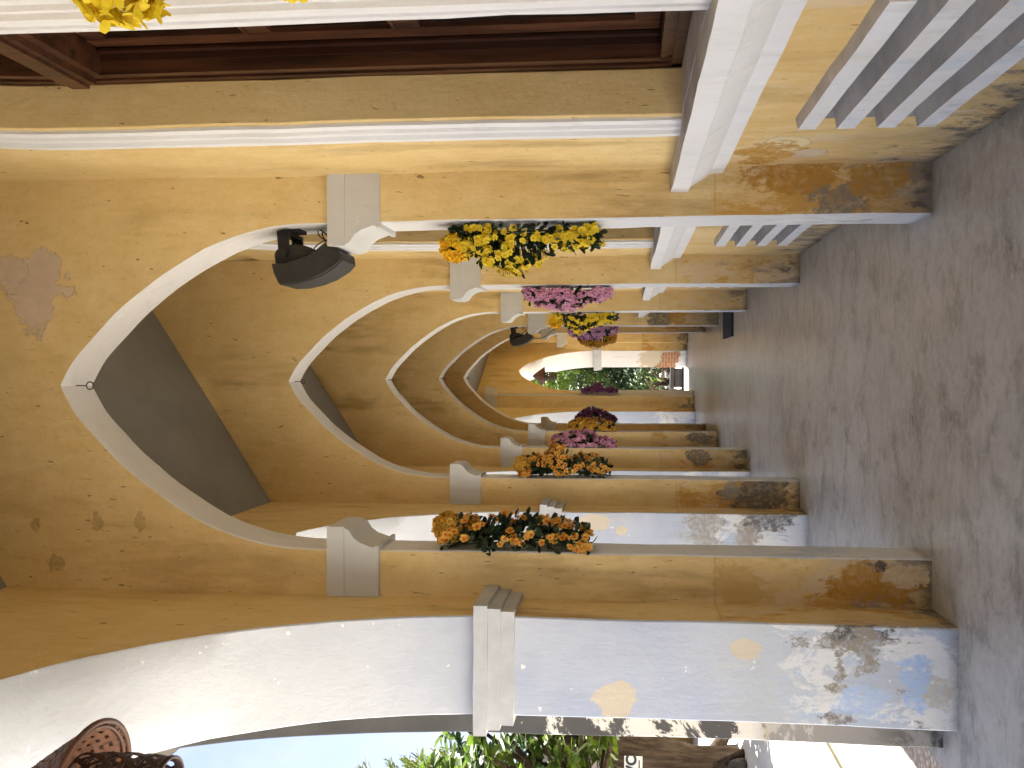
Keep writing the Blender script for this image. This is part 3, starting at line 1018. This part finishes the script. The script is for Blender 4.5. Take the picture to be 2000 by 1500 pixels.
def bunch(label, xw, yc, side, zt, zb, prof, wid, kind, head, nb, nl, br, seed, leafy=.5, lw=.03):
    """xw wall face, side +1 = sticks out towards -X; prof = outline of how far it sticks out from top to bottom"""
    rnd = random.Random(seed)
    nb, br, nl = int(nb * 2.1), br * .74, int(nl * 1.4)
    g = thing('flower_garland', label, 'flowers', (xw, yc, (zt + zb) / 2), 'blossom garlands on the arch piers')

    def R_(t):
        x = t * (len(prof) - 1)
        i = min(int(x), len(prof) - 2)
        return prof[i] + (prof[i + 1] - prof[i]) * (x - i)

    def pt(t, a, sc):
        r = R_(t)
        return Vector((xw - side * (.012 + r * sc * max(math.cos(a), .05)), yc + wid * (.45 + .55 * r / max(prof)) * sc * math.sin(a),
                       zt + (zb - zt) * t))
    bl, lv = MB(), MB()
    # clumps: blossoms grow in sprays, so leave leafy gaps
    for k_ in range(nb * 3):
        if nb <= 0:
            break
        t = .04 + .95 * rnd.random()
        a = rnd.uniform(-1.5, 1.5)
        sc = rnd.uniform(.8, 1.06)
        p = pt(t, a, sc)
        nz = noise.noise(Vector((t * 7 + seed, a * 2.2, seed * 3.1)))
        if nz < (leafy - .5) * .7:
            continue
        nb -= 1
        nv = Vector((-side * math.cos(a), math.sin(a), .25 - .5 * t)) + Vector((rnd.uniform(-.6, .6), rnd.uniform(-.8, .4), rnd.uniform(-.5, .5)))
        blossom(bl, p, nv, br * rnd.uniform(.75, 1.15), rnd, 5, .35)
        bl.tube([p, Vector((xw - side * .05, yc, p.z + .03))], .0022, 3, 2, False)
    for k_ in range(nl):
        t = .03 + .95 * rnd.random()
        a = rnd.uniform(-1.55, 1.55)
        p = pt(t, a, rnd.uniform(.25, .92))
        d = Vector((-side * math.cos(a) * .8, math.sin(a) * .8, 0)) + Vector((rnd.uniform(-.7, .7), rnd.uniform(-.7, .7), rnd.uniform(-1, .5)))
        leaf(lv, p, d, Vector((rnd.uniform(-1, 1), rnd.uniform(-1, 1), rnd.uniform(-.3, 1))), lw * rnd.uniform(1.4, 2.2), lw * rnd.uniform(.8, 1.15),
             0, rnd.uniform(.05, .4))
    part('foliage', lv, M['leaf_dark'], g, closed=False)
    bl.tube([(xw - side * .05, yc, zt - .02), (xw - side * .05, yc, zb + .02)], .008, 5, 2)
    part('blossom_spray', bl, [M['pet_' + kind], M['eye_' + kind], M['stem']], g, closed=False)
    if head:
        hd = MB()
        hr = head[1]
        hc = Vector((xw - side * (hr * 1.15 + .02), yc - .01, zt - hr * .72))
        for k_ in range(int(150 * (hr / .075) ** 1.0)):
            u = rnd.uniform(-1, 1)
            ph = rnd.uniform(0, 6.283)
            n = Vector((math.sqrt(1 - u * u) * math.cos(ph), math.sqrt(1 - u * u) * math.sin(ph), u))
            blossom(hd, hc + n * hr * rnd.uniform(.72, .92), n + Vector((rnd.uniform(-.5, .5), rnd.uniform(-.5, .5), rnd.uniform(-.5, .5))),
                    br * rnd.uniform(.9, 1.15), rnd, 5, .7)
        part('blossom_head', hd, [M['pet_' + head[0]], M['eye_' + head[0]]], g, closed=False)
    st = MB()
    for k_ in range(3):
        oy = (k_ - 1) * .05
        st.tube([(xw - side * .004, yc + oy, zt - .06), (xw - side * .03, yc + oy * 1.2, zt - .14), (xw - side * .05, yc + oy * 1.5, (zt + zb) / 2),
                 (xw - side * .03, yc + oy, zb + .08)], .004, 5)
    st.tube([(xw + side * .01, yc, zt - .09), (xw - side * .05, yc, zt - .09)], .005, 5)
    part('stem', st, M['stem'], g)


def span(xa, xb, Y):
    return at(xa, 733, Y).z, at(xb, 733, Y).z


XPR, XPL = XC + .895, XC - .895
PR_B = [.12, .15, .17, .21, .26, .27, .22, .17, .14, .12, .12, .11]
PR_L = [.11, .14, .16, .16, .16, .17, .17, .17, .16, .15, .13, .09]
PR_P = [.06, .14, .17, .19, .20, .20, .21, .20, .13, .12, .11, .06]
za, zb = 2.60, 1.72
bunch('yellow silk blossoms with an orange-yellow pompom head at the top edge, nearest to the viewer', XPR, 1.28, 1, 2.545, 1.72,
      [.10, .12, .135, .14, .14, .145, .14, .13, .12, .11, .10, .08], .11, 'yellow', ('yellow', .092), 170, 110, .028, 3, .5)
za, zb = span(868, 1180, 4.25)
bunch('bright yellow blossoms with dark leaves and amber pompom head beside the large speaker', XPR, 4.25, 1, za, zb, PR_B, .14, 'yellow',
      ('amber', .085), 210, 330, .026, 7, .52)
za, zb = span(1018, 1197, 7.22)
bunch('light pink blossom garland on the second house-side pier', XPR, 7.23, 1, za, zb, PR_P, .15, 'pink', None, 330, 150, .027, 12, .34, .03)
za, zb = span(1076, 1207, 10.2)
bunch('yellow garland with amber head, small, on the third house-side pier', XPR, 10.21, 1, za, zb, PR_B, .15, 'yellow', ('amber', .085), 150, 220, .033, 17, .5)
za, zb = span(1107, 1208, 13.18)
bunch('mauve pink blossom garland on the fourth house-side pier', XPR, 13.19, 1, za, zb, PR_P, .15, 'mauve', None, 280, 160, .033, 21, .36)
za, zb = span(1126, 1205, 15.2)
bunch('golden brown blossoms peeping out beneath the mauve garland', XPR, 15.23, 1, za, zb, [.06, .18, .22, .24, .26, .28, .26, .24, .2, .2, .18, .1],
      .15, 'gold', None, 260, 120, .035, 25, .34)
za, zb = span(860, 1157, 4.25)
bunch('orange blossoms with dense dark leaves on the nearest outer pier', XPL, 4.22, -1, za, zb, PR_L, .14, 'orange', ('gold', .078), 105, 340, .029, 31, .62)
za, zb = span(1010, 1193, 7.22)
bunch('orange yellow garland with a sprig sticking up, on the second outer pier', XPL, 7.2, -1, za, zb,
      [.10, .16, .18, .20, .30, .36, .22, .20, .22, .21, .20, .12], .14, 'orange', ('gold', .08), 140, 260, .032, 36, .56)
za, zb = span(1072, 1203, 10.2)
bunch('pale pink blossom garland on the third outer pier', XPL, 10.2, -1, za, zb, PR_P, .15, 'pink', None, 300, 150, .032, 41, .38)
za, zb = span(1107, 1202, 13.18)
bunch('golden orange blossom garland on the fourth outer pier', XPL, 13.19, -1, za, zb, [.08, .15, .18, .2, .21, .2, .2, .2, .19, .16, .15, .08], .15, 'gold',
      None, 280, 130, .036, 46, .36)
za, zb = span(1120, 1205, 15.2)
bunch('dark purple blossoms beside the golden garland on the outer side', XPL, 15.23, -1, za, zb, [.08, .16, .24, .28, .30, .3, .28, .26, .22, .18, .15, .08], .15,
      'purple', None, 280, 120, .036, 51, .36)
za, zb = span(1133, 1207, 17.5)
bunch('dark violet blossoms on the end room pier against the green garden view', -.40, 17.46, -1, za, zb, [.06, .10, .14, .15, .17, .21, .18, .12, .13, .12, .10, .06],
      .12, 'purple', None, 240, 90, .034, 56, .36)


# ------------------------------------------------------------------ bamboo lanterns
def lantern(label, c, rz=0):
    g = thing('bamboo_lantern', label, 'lantern', tuple(c), 'bamboo lanterns hanging in the arches')
    c = Vector(c)
    Rr, hc = .215, .27
    out, inn = MB(), MB()
    ax = lambda p: (p - c) - Vector((0, 0, (p - c).z)) + Vector((0, 0, .12))

    def cone(t, a, off=0):
        r = .02 + (Rr - .02) * (t ** .92) + off
        return c + Vector((r * math.cos(a), r * math.sin(a), hc * (1 - t)))
    for k_ in range(48):
        a = k_ * 2 * math.pi / 48
        out.strip([cone(t / 8, a + .0) + ax(cone(t / 8, a)).normalized() * (.002 if (t + k_) % 2 else -.002) for t in range(9)], .021, ax, th=.001)
    for j in range(1, 15):
        t = .06 + .94 * j / 15
        mb = out
        mb.strip([cone(t, a * 2 * math.pi / 48) + ax(cone(t, a * 2 * math.pi / 48)).normalized() * (-.002 if (a + j) % 2 else .002) for a in range(49)],
                 .011 if j % 3 else .015, ax, th=.001)
    part('shade', out, M['bamboo'], g, closed=False)
    for k_ in range(24):
        a = k_ * 2 * math.pi / 24
        inn.strip([cone(t / 6, a, -.009) for t in range(7)], .024, ax, th=.001)
    for j in range(2, 9):
        inn.strip([cone(.1 + .9 * j / 9, a * 2 * math.pi / 36, -.011) for a in range(37)], .019, ax, th=.001)
    part('shade_lining', inn, M['bamboo_in'], g, closed=False)
    rm = MB()
    rm.tube([cone(1, a * 2 * math.pi / 40) for a in range(41)], .011, 8)
    rm.tube([cone(.97, a * 2 * math.pi / 40, -.014) for a in range(41)], .008, 8)
    part('rim', rm, M['bamboo'], g, smooth=60)
    # open hexagonal weave below
    kg = MB()
    rc, z1, z0 = .098, .05, -.30
    rad = lambda p: (p - c) - Vector((0, 0, (p - c).z))

    def cyl(a, z, off=0):
        rr = rc * (1 + .08 * math.sin((z - z0) / (z1 - z0) * math.pi)) + off
        return c + Vector((rr * math.cos(a), rr * math.sin(a), z))
    nh = 11
    tw = (z1 - z0) / math.tan(R(60)) / rc
    for k_ in range(nh):
        for sg in (-1, 1):
            for o2 in (0, .13):
                a0 = (k_ + o2) * 2 * math.pi / nh
                kg.strip([cyl(a0 + sg * tw * t / 12, z0 + (z1 - z0) * t / 12, .002 * sg) for t in range(13)], .0105, rad, th=.0012)
    for j in range(6):
        z = z0 + (z1 - z0) * (j + .25) / 5.2
        for dz in (0, .012):
            kg.strip([cyl(a * 2 * math.pi / 36, min(z + dz, z1)) for a in range(37)], .009, rad, th=.0012)
    for zz_ in (z0, z0 + .012, z1):
        kg.tube([cyl(a * 2 * math.pi / 36, zz_) for a in range(37)], .006, 6)
    part('mesh_cage', kg, M['bamboo_dark'], g, closed=False)
    co = MB()
    co.tube([c + Vector((0, 0, hc - .02)), c + Vector((0, 0, hc + .14))], .004, 6)
    part('cord', co, M['black'], g)


lantern('woven bamboo hat-shaped lantern hanging in the nearest outer arch beside the sky', (-1.54, 2.76, 1.6 + 2.0))
lantern('small brown bamboo lantern hanging in the far garden arch', (-.02, 18.65, 1.6 + 1.92))

# ------------------------------------------------------------------ doormat
g = thing('doormat', 'dark slate grey doormat lying on the cement floor by the far house wall', 'mat', (.83, 11.7, 0))
m = MB()
m.box((.57, 11.30, .004), (1.05, 12.28, .030))
o = part('pad', m, M['mat'], g)
bv = o.modifiers.new('bevel', 'BEVEL'); bv.width = .006; bv.segments = 2
m = MB()
m.box((.565, 11.292, .001), (1.055, 11.318, .027))
part('edging', m, M['black'], g)


# ------------------------------------------------------------------ trees and garden
def trunk_path(b, t, rnd, n=6, j=.12):
    b, t = Vector(b), Vector(t)
    return [b + (t - b) * (i / n) + Vector((rnd.uniform(-j, j), rnd.uniform(-j, j), 0)) * (0 if i == 0 else 1) for i in range(n + 1)]


def crown_leaves(mb, clumps, rnd, per, L, W, droop=.3, spread=1.0):
    for c, r in clumps:
        for k_ in range(int(per * r * r)):
            u = Vector((rnd.gauss(0, 1), rnd.gauss(0, 1), rnd.gauss(0, 1))).normalized()
            p = c + Vector((u.x * spread, u.y * spread, u.z * .85)) * (r * rnd.uniform(.55, 1.05))
            d = u * .7 + Vector((rnd.uniform(-1, 1), rnd.uniform(-1, 1), rnd.uniform(-1, .6) - droop))
            leaf(mb, p, d, Vector((rnd.uniform(-.6, .6), rnd.uniform(-.6, .6), 1)), L * rnd.uniform(.7, 1.25), W * rnd.uniform(.8, 1.2), 0, rnd.uniform(0, .4))


def clump_set(c, rx, rz, n, r0, r1, rnd):
    out = []
    for k_ in range(n):
        u = Vector((rnd.gauss(0, 1), rnd.gauss(0, 1), rnd.gauss(0, 1))).normalized() * rnd.uniform(.35, 1) ** .6
        out.append((Vector(c) + Vector((u.x * rx, u.y * rx, u.z * rz)), rnd.uniform(r0, r1)))
    return out


def tree(label, base, top, c, rx, rz, n, r0, r1, per, L, W, mat, seed, rad=.14, name='tree'):
    rnd = random.Random(seed)
    g = thing(name, label, 'tree', tuple(base))
    cl = clump_set(c, rx, rz, n, r0, r1, rnd)
    t = MB()
    tp = trunk_path(base, top, rnd, 7, rad * .5)
    t.tube(tp, [rad * (1 - .6 * i / 7) for i in range(8)], 9)
    for cc, r in cl[::max(1, len(cl) // 9)]:
        s = tp[rnd.randint(4, 7)]
        t.tube([s, (s + cc) / 2 + Vector((0, 0, -.1)), cc], [rad * .4, rad * .25, rad * .08], 6)
    part('trunk', t, M['bark'], g, smooth=60)
    lv = MB()
    crown_leaves(lv, cl, rnd, per, L, W)
    part('crown', lv, mat, g, closed=False)


# frangipani by the path: rosettes of long leaves with white flowers
rnd = random.Random(5)
g = thing('frangipani_tree', 'frangipani tree with white flowers beyond the nearest outer arch', 'tree', (-6.3, 10.4, GZ))
cl = []
for k_ in range(150):
    u = Vector((rnd.uniform(-1, 1), rnd.uniform(-1, 1), rnd.uniform(-1, 1)))
    cl.append(Vector((-5.75 + u.x * 1.2, 10.4 + u.y * 1.1, 3.1 + u.z * 1.2 - .25 * abs(u.x))))
t = MB()
tp = trunk_path((-6.3, 10.4, GZ - .05), (-6.0, 10.4, 2.2), rnd, 5, .06)
t.tube(tp, [.16, .14, .13, .12, .11, .10], 9)
for p in cl[::2]:
    mid = (Vector((-6.0, 10.4, 2.2)) + p) / 2 + Vector((rnd.uniform(-.2, .2), rnd.uniform(-.2, .2), -.12))
    t.tube([Vector((-6.0, 10.4, 2.0)), mid, p], [.06, .04, .022], 6)
part('trunk', t, M['bark'], g, smooth=60)
lv, fw = MB(), MB()
for p in cl:
    for k_ in range(13):
        a = k_ * 2.4 + rnd.uniform(-.3, .3)
        el = rnd.uniform(-.4, .7)
        d = Vector((math.cos(a), math.sin(a), el))
        leaf(lv, p + Vector((0, 0, rnd.uniform(-.06, .06))), d, Vector((rnd.uniform(-.6, .9), rnd.uniform(-1.2, .2), .8)), rnd.uniform(.20, .32), rnd.uniform(.085, .125), 0, rnd.uniform(.1, .4))
    if rnd.random() < .6:
        fw = MB()
        for k_ in range(rnd.randint(2, 6)):
            blossom(fw, p + Vector((rnd.uniform(-.045, .045), rnd.uniform(-.045, .045), .1 + rnd.uniform(0, .04))),
                    Vector((rnd.uniform(-1, 1), rnd.uniform(-1, .2), .7)), .042, rnd, 5, .3, 0, 0)
        part('flower_head', fw, M['fr_flower'], g, closed=False)
part('crown', lv, M['fr_leaf'], g, closed=False)


# feathery tall trees seen against the sky
def feather_tree(label, base, htop, c, rx, rz, n, seed):
    rnd = random.Random(seed)
    g = thing('feathery_tree', label, 'tree', tuple(base))
    t = MB()
    t.tube(trunk_path(base, (c[0], c[1], htop - 1), rnd, 8, .1), [.22 - .022 * i for i in range(9)], 8)
    lv = MB()
    for k_ in range(n):
        u = Vector((rnd.gauss(0, 1), rnd.gauss(0, 1), rnd.gauss(0, 1))).normalized() * rnd.uniform(.3, 1) ** .5
        p = Vector(c) + Vector((u.x * rx, u.y * rx, u.z * rz))
        d = Vector((u.x, u.y, .9)).normalized()
        if k_ % 6 == 0:
            t.tube([Vector((c[0], c[1], p.z - .7)), p], [.03, .01], 5)
        for q in range(16):
            f = q / 16
            dd = d + Vector((rnd.uniform(-.8, .8), rnd.uniform(-.8, .8), rnd.uniform(-.4, .7)))
            leaf(lv, p + d * (f * .45) + Vector((rnd.uniform(-.1, .1), rnd.uniform(-.1, .1), 0)), dd, Vector((rnd.uniform(-1, 1), rnd.uniform(-1, 1), .4)),
                 rnd.uniform(.16, .32), rnd.uniform(.025, .045), 0, .2)
    part('trunk', t, M['bark'], g, smooth=60)
    part('crown', lv, M['feather'], g, closed=False)


feather_tree('tall feathery yellow-green tree rising against the sky', (-12.0, 19.5, GZ), 10.6, (-12.15, 19.5, 7.2), 1.6, 3.0, 520, 61)
feather_tree('shorter olive feathery tree between the tall one and the frangipani', (-10.0, 17.2, GZ), 7.4, (-9.95, 17.2, 5.3), 1.1, 1.9, 330, 62)

# thick dead trunk leaning behind the frangipani
rnd = random.Random(9)
g = thing('old_trunk', 'thick weathered grey-brown tree trunk carrying the WC sign', 'tree trunk', (-6.5, 12.0, GZ))
t = MB()
rows = []
b0, b1 = Vector((-6.28, 12.0, GZ - .05)), Vector((-5.3, 12.1, 3.5))
N_ = 40
for i in range(27):
    f = i / 26
    c_ = b0 + (b1 - b0) * f
    rr = .36 - .10 * f + .34 * max(0, .18 - f) * 3
    rows.append([c_ + Vector((math.cos(a), math.sin(a), 0)) * rr * (1 + .16 * noise.noise(Vector((math.cos(a) * 3.2, math.sin(a) * 3.2, f * 1.2))) +
                                                                   .07 * noise.noise(Vector((math.cos(a) * 9, math.sin(a) * 9, f * 2))))
                 for a in [2 * math.pi * j / N_ for j in range(N_ + 1)]])
t.grid(rows)
part('stem', t, M['bark'], g, smooth=60)
t = MB()
for k_ in range(6):
    a = k_ * 1.05 + .4
    p = Vector((-6.3, 12.0, .1))
    e = p + Vector((math.cos(a) * .95, math.sin(a) * .95, -.27))
    t.tube([p + Vector((0, 0, .35)), p + Vector((math.cos(a) * .4, math.sin(a) * .4, .08)), e], [.2, .13, .05], 8)
part('root', t, M['bark'], g, smooth=60)

# WC sign hung on the trunk
sp = at(1237, 1500, 11.45)
g = thing('wc_sign', 'small white WC sign with dark blue letters on the weathered trunk', 'sign', tuple(sp))
m = MB()
hw, hh = .17, .135
m.box((sp.x - hw, sp.y, sp.z - hh), (sp.x + hw, sp.y + .012, sp.z + hh))
part('board', m, M['sign_white'], g)
cu = bpy.data.curves.new('lettering', 'FONT')
cu.body = 'WC'
cu.size = .21
cu.align_x = 'CENTER'
cu.align_y = 'CENTER'
cu.extrude = .001
cu.offset = .009
to = bpy.data.objects.new('tmp', cu)
COL.objects.link(to)
bpy.context.view_layer.update()
me = bpy.data.meshes.new_from_object(to.evaluated_get(bpy.context.evaluated_depsgraph_get()))
bpy.data.objects.remove(to)
me.materials.clear()
me.materials.append(M['navy'])
lo = bpy.data.objects.new('lettering', me)
COL.objects.link(lo)
lo.parent = g
lo.location = (0, -.003, .025)
lo.rotation_euler = (R(90), 0, 0)
m = MB()
m.box((sp.x - .12, sp.y - .003, sp.z - .095), (sp.x + .12, sp.y - .0005, sp.z - .078))
part('underline', m, M['navy'], g)

# shed behind
g = thing('outbuilding', 'low ochre outbuilding with dark roof behind the weathered trunk', 'building', (-12, 20.2, GZ))
m = MB()
m.box((-16, 20, GZ - .05), (-7.2, 20.25, 2.0), sub=.6)
part('wall', m, M['ochre_wall'], g, wob=.01)
m = MB()
m.prism([(19.0, 1.75), (19.0, 1.86), (21.5, 2.7), (21.5, 2.58)], lambda a, b, q: Vector((q, a, b)), -16.5, -6.8)
part('roof', m, M['brown_roof'], g)
for x in (-7.5, -8.75, -10.0, -11.2):
    m = MB()
    m.box((x - .06, 19.3, GZ - .05), (x + .06, 19.42, 1.85))
    m.prism([(-.7, 1.2), (-.62, 1.2), (.02, 1.76), (-.08, 1.76)], lambda a, b, q: Vector((x + a + .6, q, b)), 19.32, 19.38)
    part('post', m, M['bamboo_dark'], g)
for x in (-8.2, -9.4):
    m = MB()
    m.box((x - .16, 19.93, 1.45), (x + .16, 20.0, 1.75))
    part('window', m, M['stone'], g)

# dark shrubs and rocks under the trunk
def shrub(label, c, r, mat, seed, per=160, L=.13, W=.05):
    rnd = random.Random(seed)
    g = thing('shrub', label, 'shrub', (c[0], c[1], GZ))
    cl = clump_set(c, r, r * .8, 12, r * .35, r * .6, rnd)
    t = MB()
    for cc, q in cl:
        t.tube([(c[0], c[1], GZ - .03), ((c[0] + cc.x) / 2, (c[1] + cc.y) / 2, cc.z * .6), cc], [.02, .014, .006], 5)
    part('stem', t, M['bark'], g)
    lv = MB()
    crown_leaves(lv, cl, rnd, per, L, W)
    part('foliage', lv, mat, g, closed=False)


shrub('dark leafy shrub at the foot of the weathered trunk', (-7.4, 13.6, .45), .8, M['tree_b'], 71)


def rock(label, c, s, seed):
    bm = bmesh.new()
    bmesh.ops.create_icosphere(bm, subdivisions=3, radius=1)
    for v in bm.verts:
        n = 1 + .35 * noise.noise(v.co * 1.3 + Vector((seed, 0, 0))) + .12 * noise.noise(v.co * 4 + Vector((0, seed, 0)))
        v.co = Vector((v.co.x * s[0] * n, v.co.y * s[1] * n, v.co.z * s[2] * n))
    me = bpy.data.meshes.new('rock')
    bm.to_mesh(me)
    bm.free()
    me.materials.append(M['stone'])
    o = bpy.data.objects.new('rock', me)
    COL.objects.link(o)
    o.location = c
    o['label'] = label
    o['category'] = 'rock'


rock('grey rock lying at the foot of the weathered trunk nearest the path', (-5.75, 11.3, GZ + .10), (.2, .17, .15), 3)
rock('smaller grey rock half hidden behind the first one', (-5.95, 11.75, GZ + .12), (.22, .2, .17), 8)

# garden at the end of the passage
tree('bright green leafy tree filling the far arch', (.9, 31, GZ), (.8, 31, 4), (.6, 31, 4.6), 2.6, 2.7, 46, .5, .95, 230, .24, .11, M['tree_a'], 81, .16)
tree('dark green bushy tree on the house side of the far garden', (1.9, 28.5, GZ), (1.7, 28.5, 2.6), (1.5, 28.5, 2.5), 1.4, 1.9, 30, .35, .7, 300, .17, .075,
     M['tree_b'], 82, .10)
tree('grey-green tree standing lower in the far arch behind the stone planter', (-.2, 29.5, GZ), (-.2, 29.5, 2), (-.1, 29.5, 2.3), 1.3, 1.5, 26, .35, .6, 300, .17,
     .07, M['tree_c'], 83, .10)
tree('tall dark tree behind the bright one', (-3.2, 36, GZ), (-3, 36, 5), (-2.6, 36, 5), 3.4, 3.6, 46, .7, 1.2, 150, .3, .14, M['tree_b'], 84, .2)
tree('broad green tree right behind the garden', (4.5, 38, GZ), (4.4, 38, 5), (4, 38, 4.8), 3.6, 3.6, 46, .7, 1.2, 150, .3, .14, M['tree_b'], 85, .2)

# stone planter with driftwood roots
g = thing('stone_planter', 'low grey stone block planter beyond the far arch', 'planter', (-.2, 23.0, GZ))
m = MB()
for j in range(5):
    x0 = -1.6 + j * .62
    m.box((x0, 22.7, GZ + .0), (x0 + .56, 23.6, GZ + .30))
    m.box((x0 + .03, 22.66, GZ + .06), (x0 + .53, 22.70, GZ + .26))
o = part('block', m, M['planter'], g, wob=.012)
m = MB()
m.box((-1.66, 22.62, GZ + .30), (1.5, 23.65, GZ + .40), sub=.3)
part('coping', m, M['planter'], g, wob=.012)
rnd = random.Random(12)
g = thing('driftwood', 'twisted pale brown driftwood roots on the stone planter', 'driftwood', (0, 23.1, GZ + .4))
m = MB()
for k_ in range(11):
    x = rnd.uniform(-.9, .6)
    pts = [Vector((x, 23.1 + rnd.uniform(-.2, .2), GZ + .38))]
    dx = rnd.uniform(-.35, .35)
    for j in range(5):
        pts.append(pts[-1] + Vector((dx + rnd.uniform(-.12, .12), rnd.uniform(-.08, .08), rnd.uniform(.02, .26))))
    r0 = rnd.uniform(.05, .11)
    m.tube(catmull([tuple(p) for p in pts], 4), [r0 * (1 - .035 * q) for q in range(21)], 8)
part('limb', m, M['bark'], g, smooth=60)
shrub('leafy shrub growing between the driftwood roots', (-.6, 23.9, .75), .5, M['tree_a'], 91, 260, .12, .05)
shrub('dark shrub behind the driftwood on the house side', (.7, 24.2, .7), .5, M['tree_b'], 92, 260, .12, .05)

for i_, (x, y, r, mt, lb) in enumerate([
        (-1.6, 26.6, .95, 'tree_c', 'grey-green shrub far in the garden, left of the driftwood'),
        (.35, 27.2, 1.0, 'tree_b', 'dark garden shrub straight behind the driftwood roots'),
        (1.7, 26.4, .9, 'tree_a', 'bright garden shrub on the house side of the planter')]):
    shrub(lb, (x, y, .75), r, M[mt], 120 + i_, 230, .17, .07)
tree('low spreading pale tree right behind the driftwood', (1.0, 28.6, GZ), (1.0, 28.6, 1.0), (.9, 28.6, 1.35), 1.5, 1.1, 34, .35, .6, 330, .16, .07,
     M['tree_c'], 86, .09)
tree('low spreading green tree on the open side of the far garden', (-1.2, 30.2, GZ), (-1.2, 30.2, 1.2), (-1.1, 30.2, 1.6), 1.6, 1.3, 36, .4, .7, 300, .17, .075,
     M['tree_a'], 87, .09)
tree('broad dark tree behind the ochre outbuilding', (-12.5, 25, GZ), (-12.5, 25, 3), (-12, 25, 3.2), 3.2, 2.3, 44, .7, 1.2, 150, .3, .14, M['tree_b'], 88, .2)
rnd = random.Random(77)
hg = MB()
crown_leaves(hg, [(Vector((x, 41 + rnd.uniform(-.6, .6), z)), 1.5) for x in frange(-8, 10, 1.2) for z in (.6, 2.1, 3.6, 5.1, 6.4)], rnd, 85, .42, .2)
o = hg.build('far_foliage', M['tree_b'], None, closed=False)
o['kind'] = 'stuff'
o['label'] = 'dense dark green wood closing the view behind the garden trees'
o['category'] = 'foliage'

# ------------------------------------------------------------------ light
tosun = Vector((.03, .25, .967)).normalized()
el = math.asin(tosun.z)
az = math.atan2(tosun.x, tosun.y)
wd = bpy.data.worlds.new('World')
scene.world = wd
wd.use_nodes = True
nt = wd.node_tree
bg = nt.nodes['Background']
sky = nt.nodes.new('ShaderNodeTexSky')
sky.sky_type = 'NISHITA'
sky.sun_disc = False
sky.sun_elevation = el
sky.sun_rotation = az
sky.air_density = 1.0
sky.dust_density = 1.2
sky.ozone_density = 3.5
tc = nt.nodes.new('ShaderNodeTexCoord')
cn = nt.nodes.new('ShaderNodeTexNoise')
cn.inputs['Scale'].default_value = 3.2
cn.inputs['Detail'].default_value = 7
cn.inputs['Roughness'].default_value = .6
nt.links.new(tc.outputs['Generated'], cn.inputs['Vector'])
cm = nt.nodes.new('ShaderNodeMapRange')
for i_, v_ in ((1, .42), (2, .70), (3, .10), (4, .85)):
    cm.inputs[i_].default_value = v_
nt.links.new(cn.outputs[0], cm.inputs[0])
tn = nt.nodes.new('ShaderNodeMix')
tn.data_type = 'RGBA'
tn.blend_type = 'MULTIPLY'
tn.inputs[0].default_value = 1
tn.inputs[7].default_value = (1.04, .90, .97, 1)
nt.links.new(sky.outputs[0], tn.inputs[6])
cl_ = nt.nodes.new('ShaderNodeMix')
cl_.data_type = 'RGBA'
nt.links.new(cm.outputs[0], cl_.inputs[0])
nt.links.new(tn.outputs[2], cl_.inputs[6])
cl_.inputs[7].default_value = (3.3, 3.45, 3.6, 1)
nt.links.new(cl_.outputs[2], bg.inputs[0])
bg.inputs[1].default_value = .05
sd = bpy.data.lights.new('sun', 'SUN')
sd.energy = 5.0
sd.angle = R(.5)
sd.color = (1, .965, .915)
so = bpy.data.objects.new('sun', sd)
COL.objects.link(so)
so.rotation_euler = tosun.to_track_quat('Z', 'Y').to_euler()

vs = scene.view_settings
scene.display_settings.display_device = 'sRGB'
vs.view_transform = 'Standard'
vs.look = 'None'
vs.gamma = 1
vs.exposure = 2.68
cy_ = scene.cycles
cy_.max_bounces = 10
cy_.diffuse_bounces = 7
cy_.glossy_bounces = 4
cy_.transmission_bounces = 4
cy_.use_denoising = True
cy_.sample_clamp_indirect = 10

for o in scene.objects:
    if '_loc' in o:
        del o['_loc']
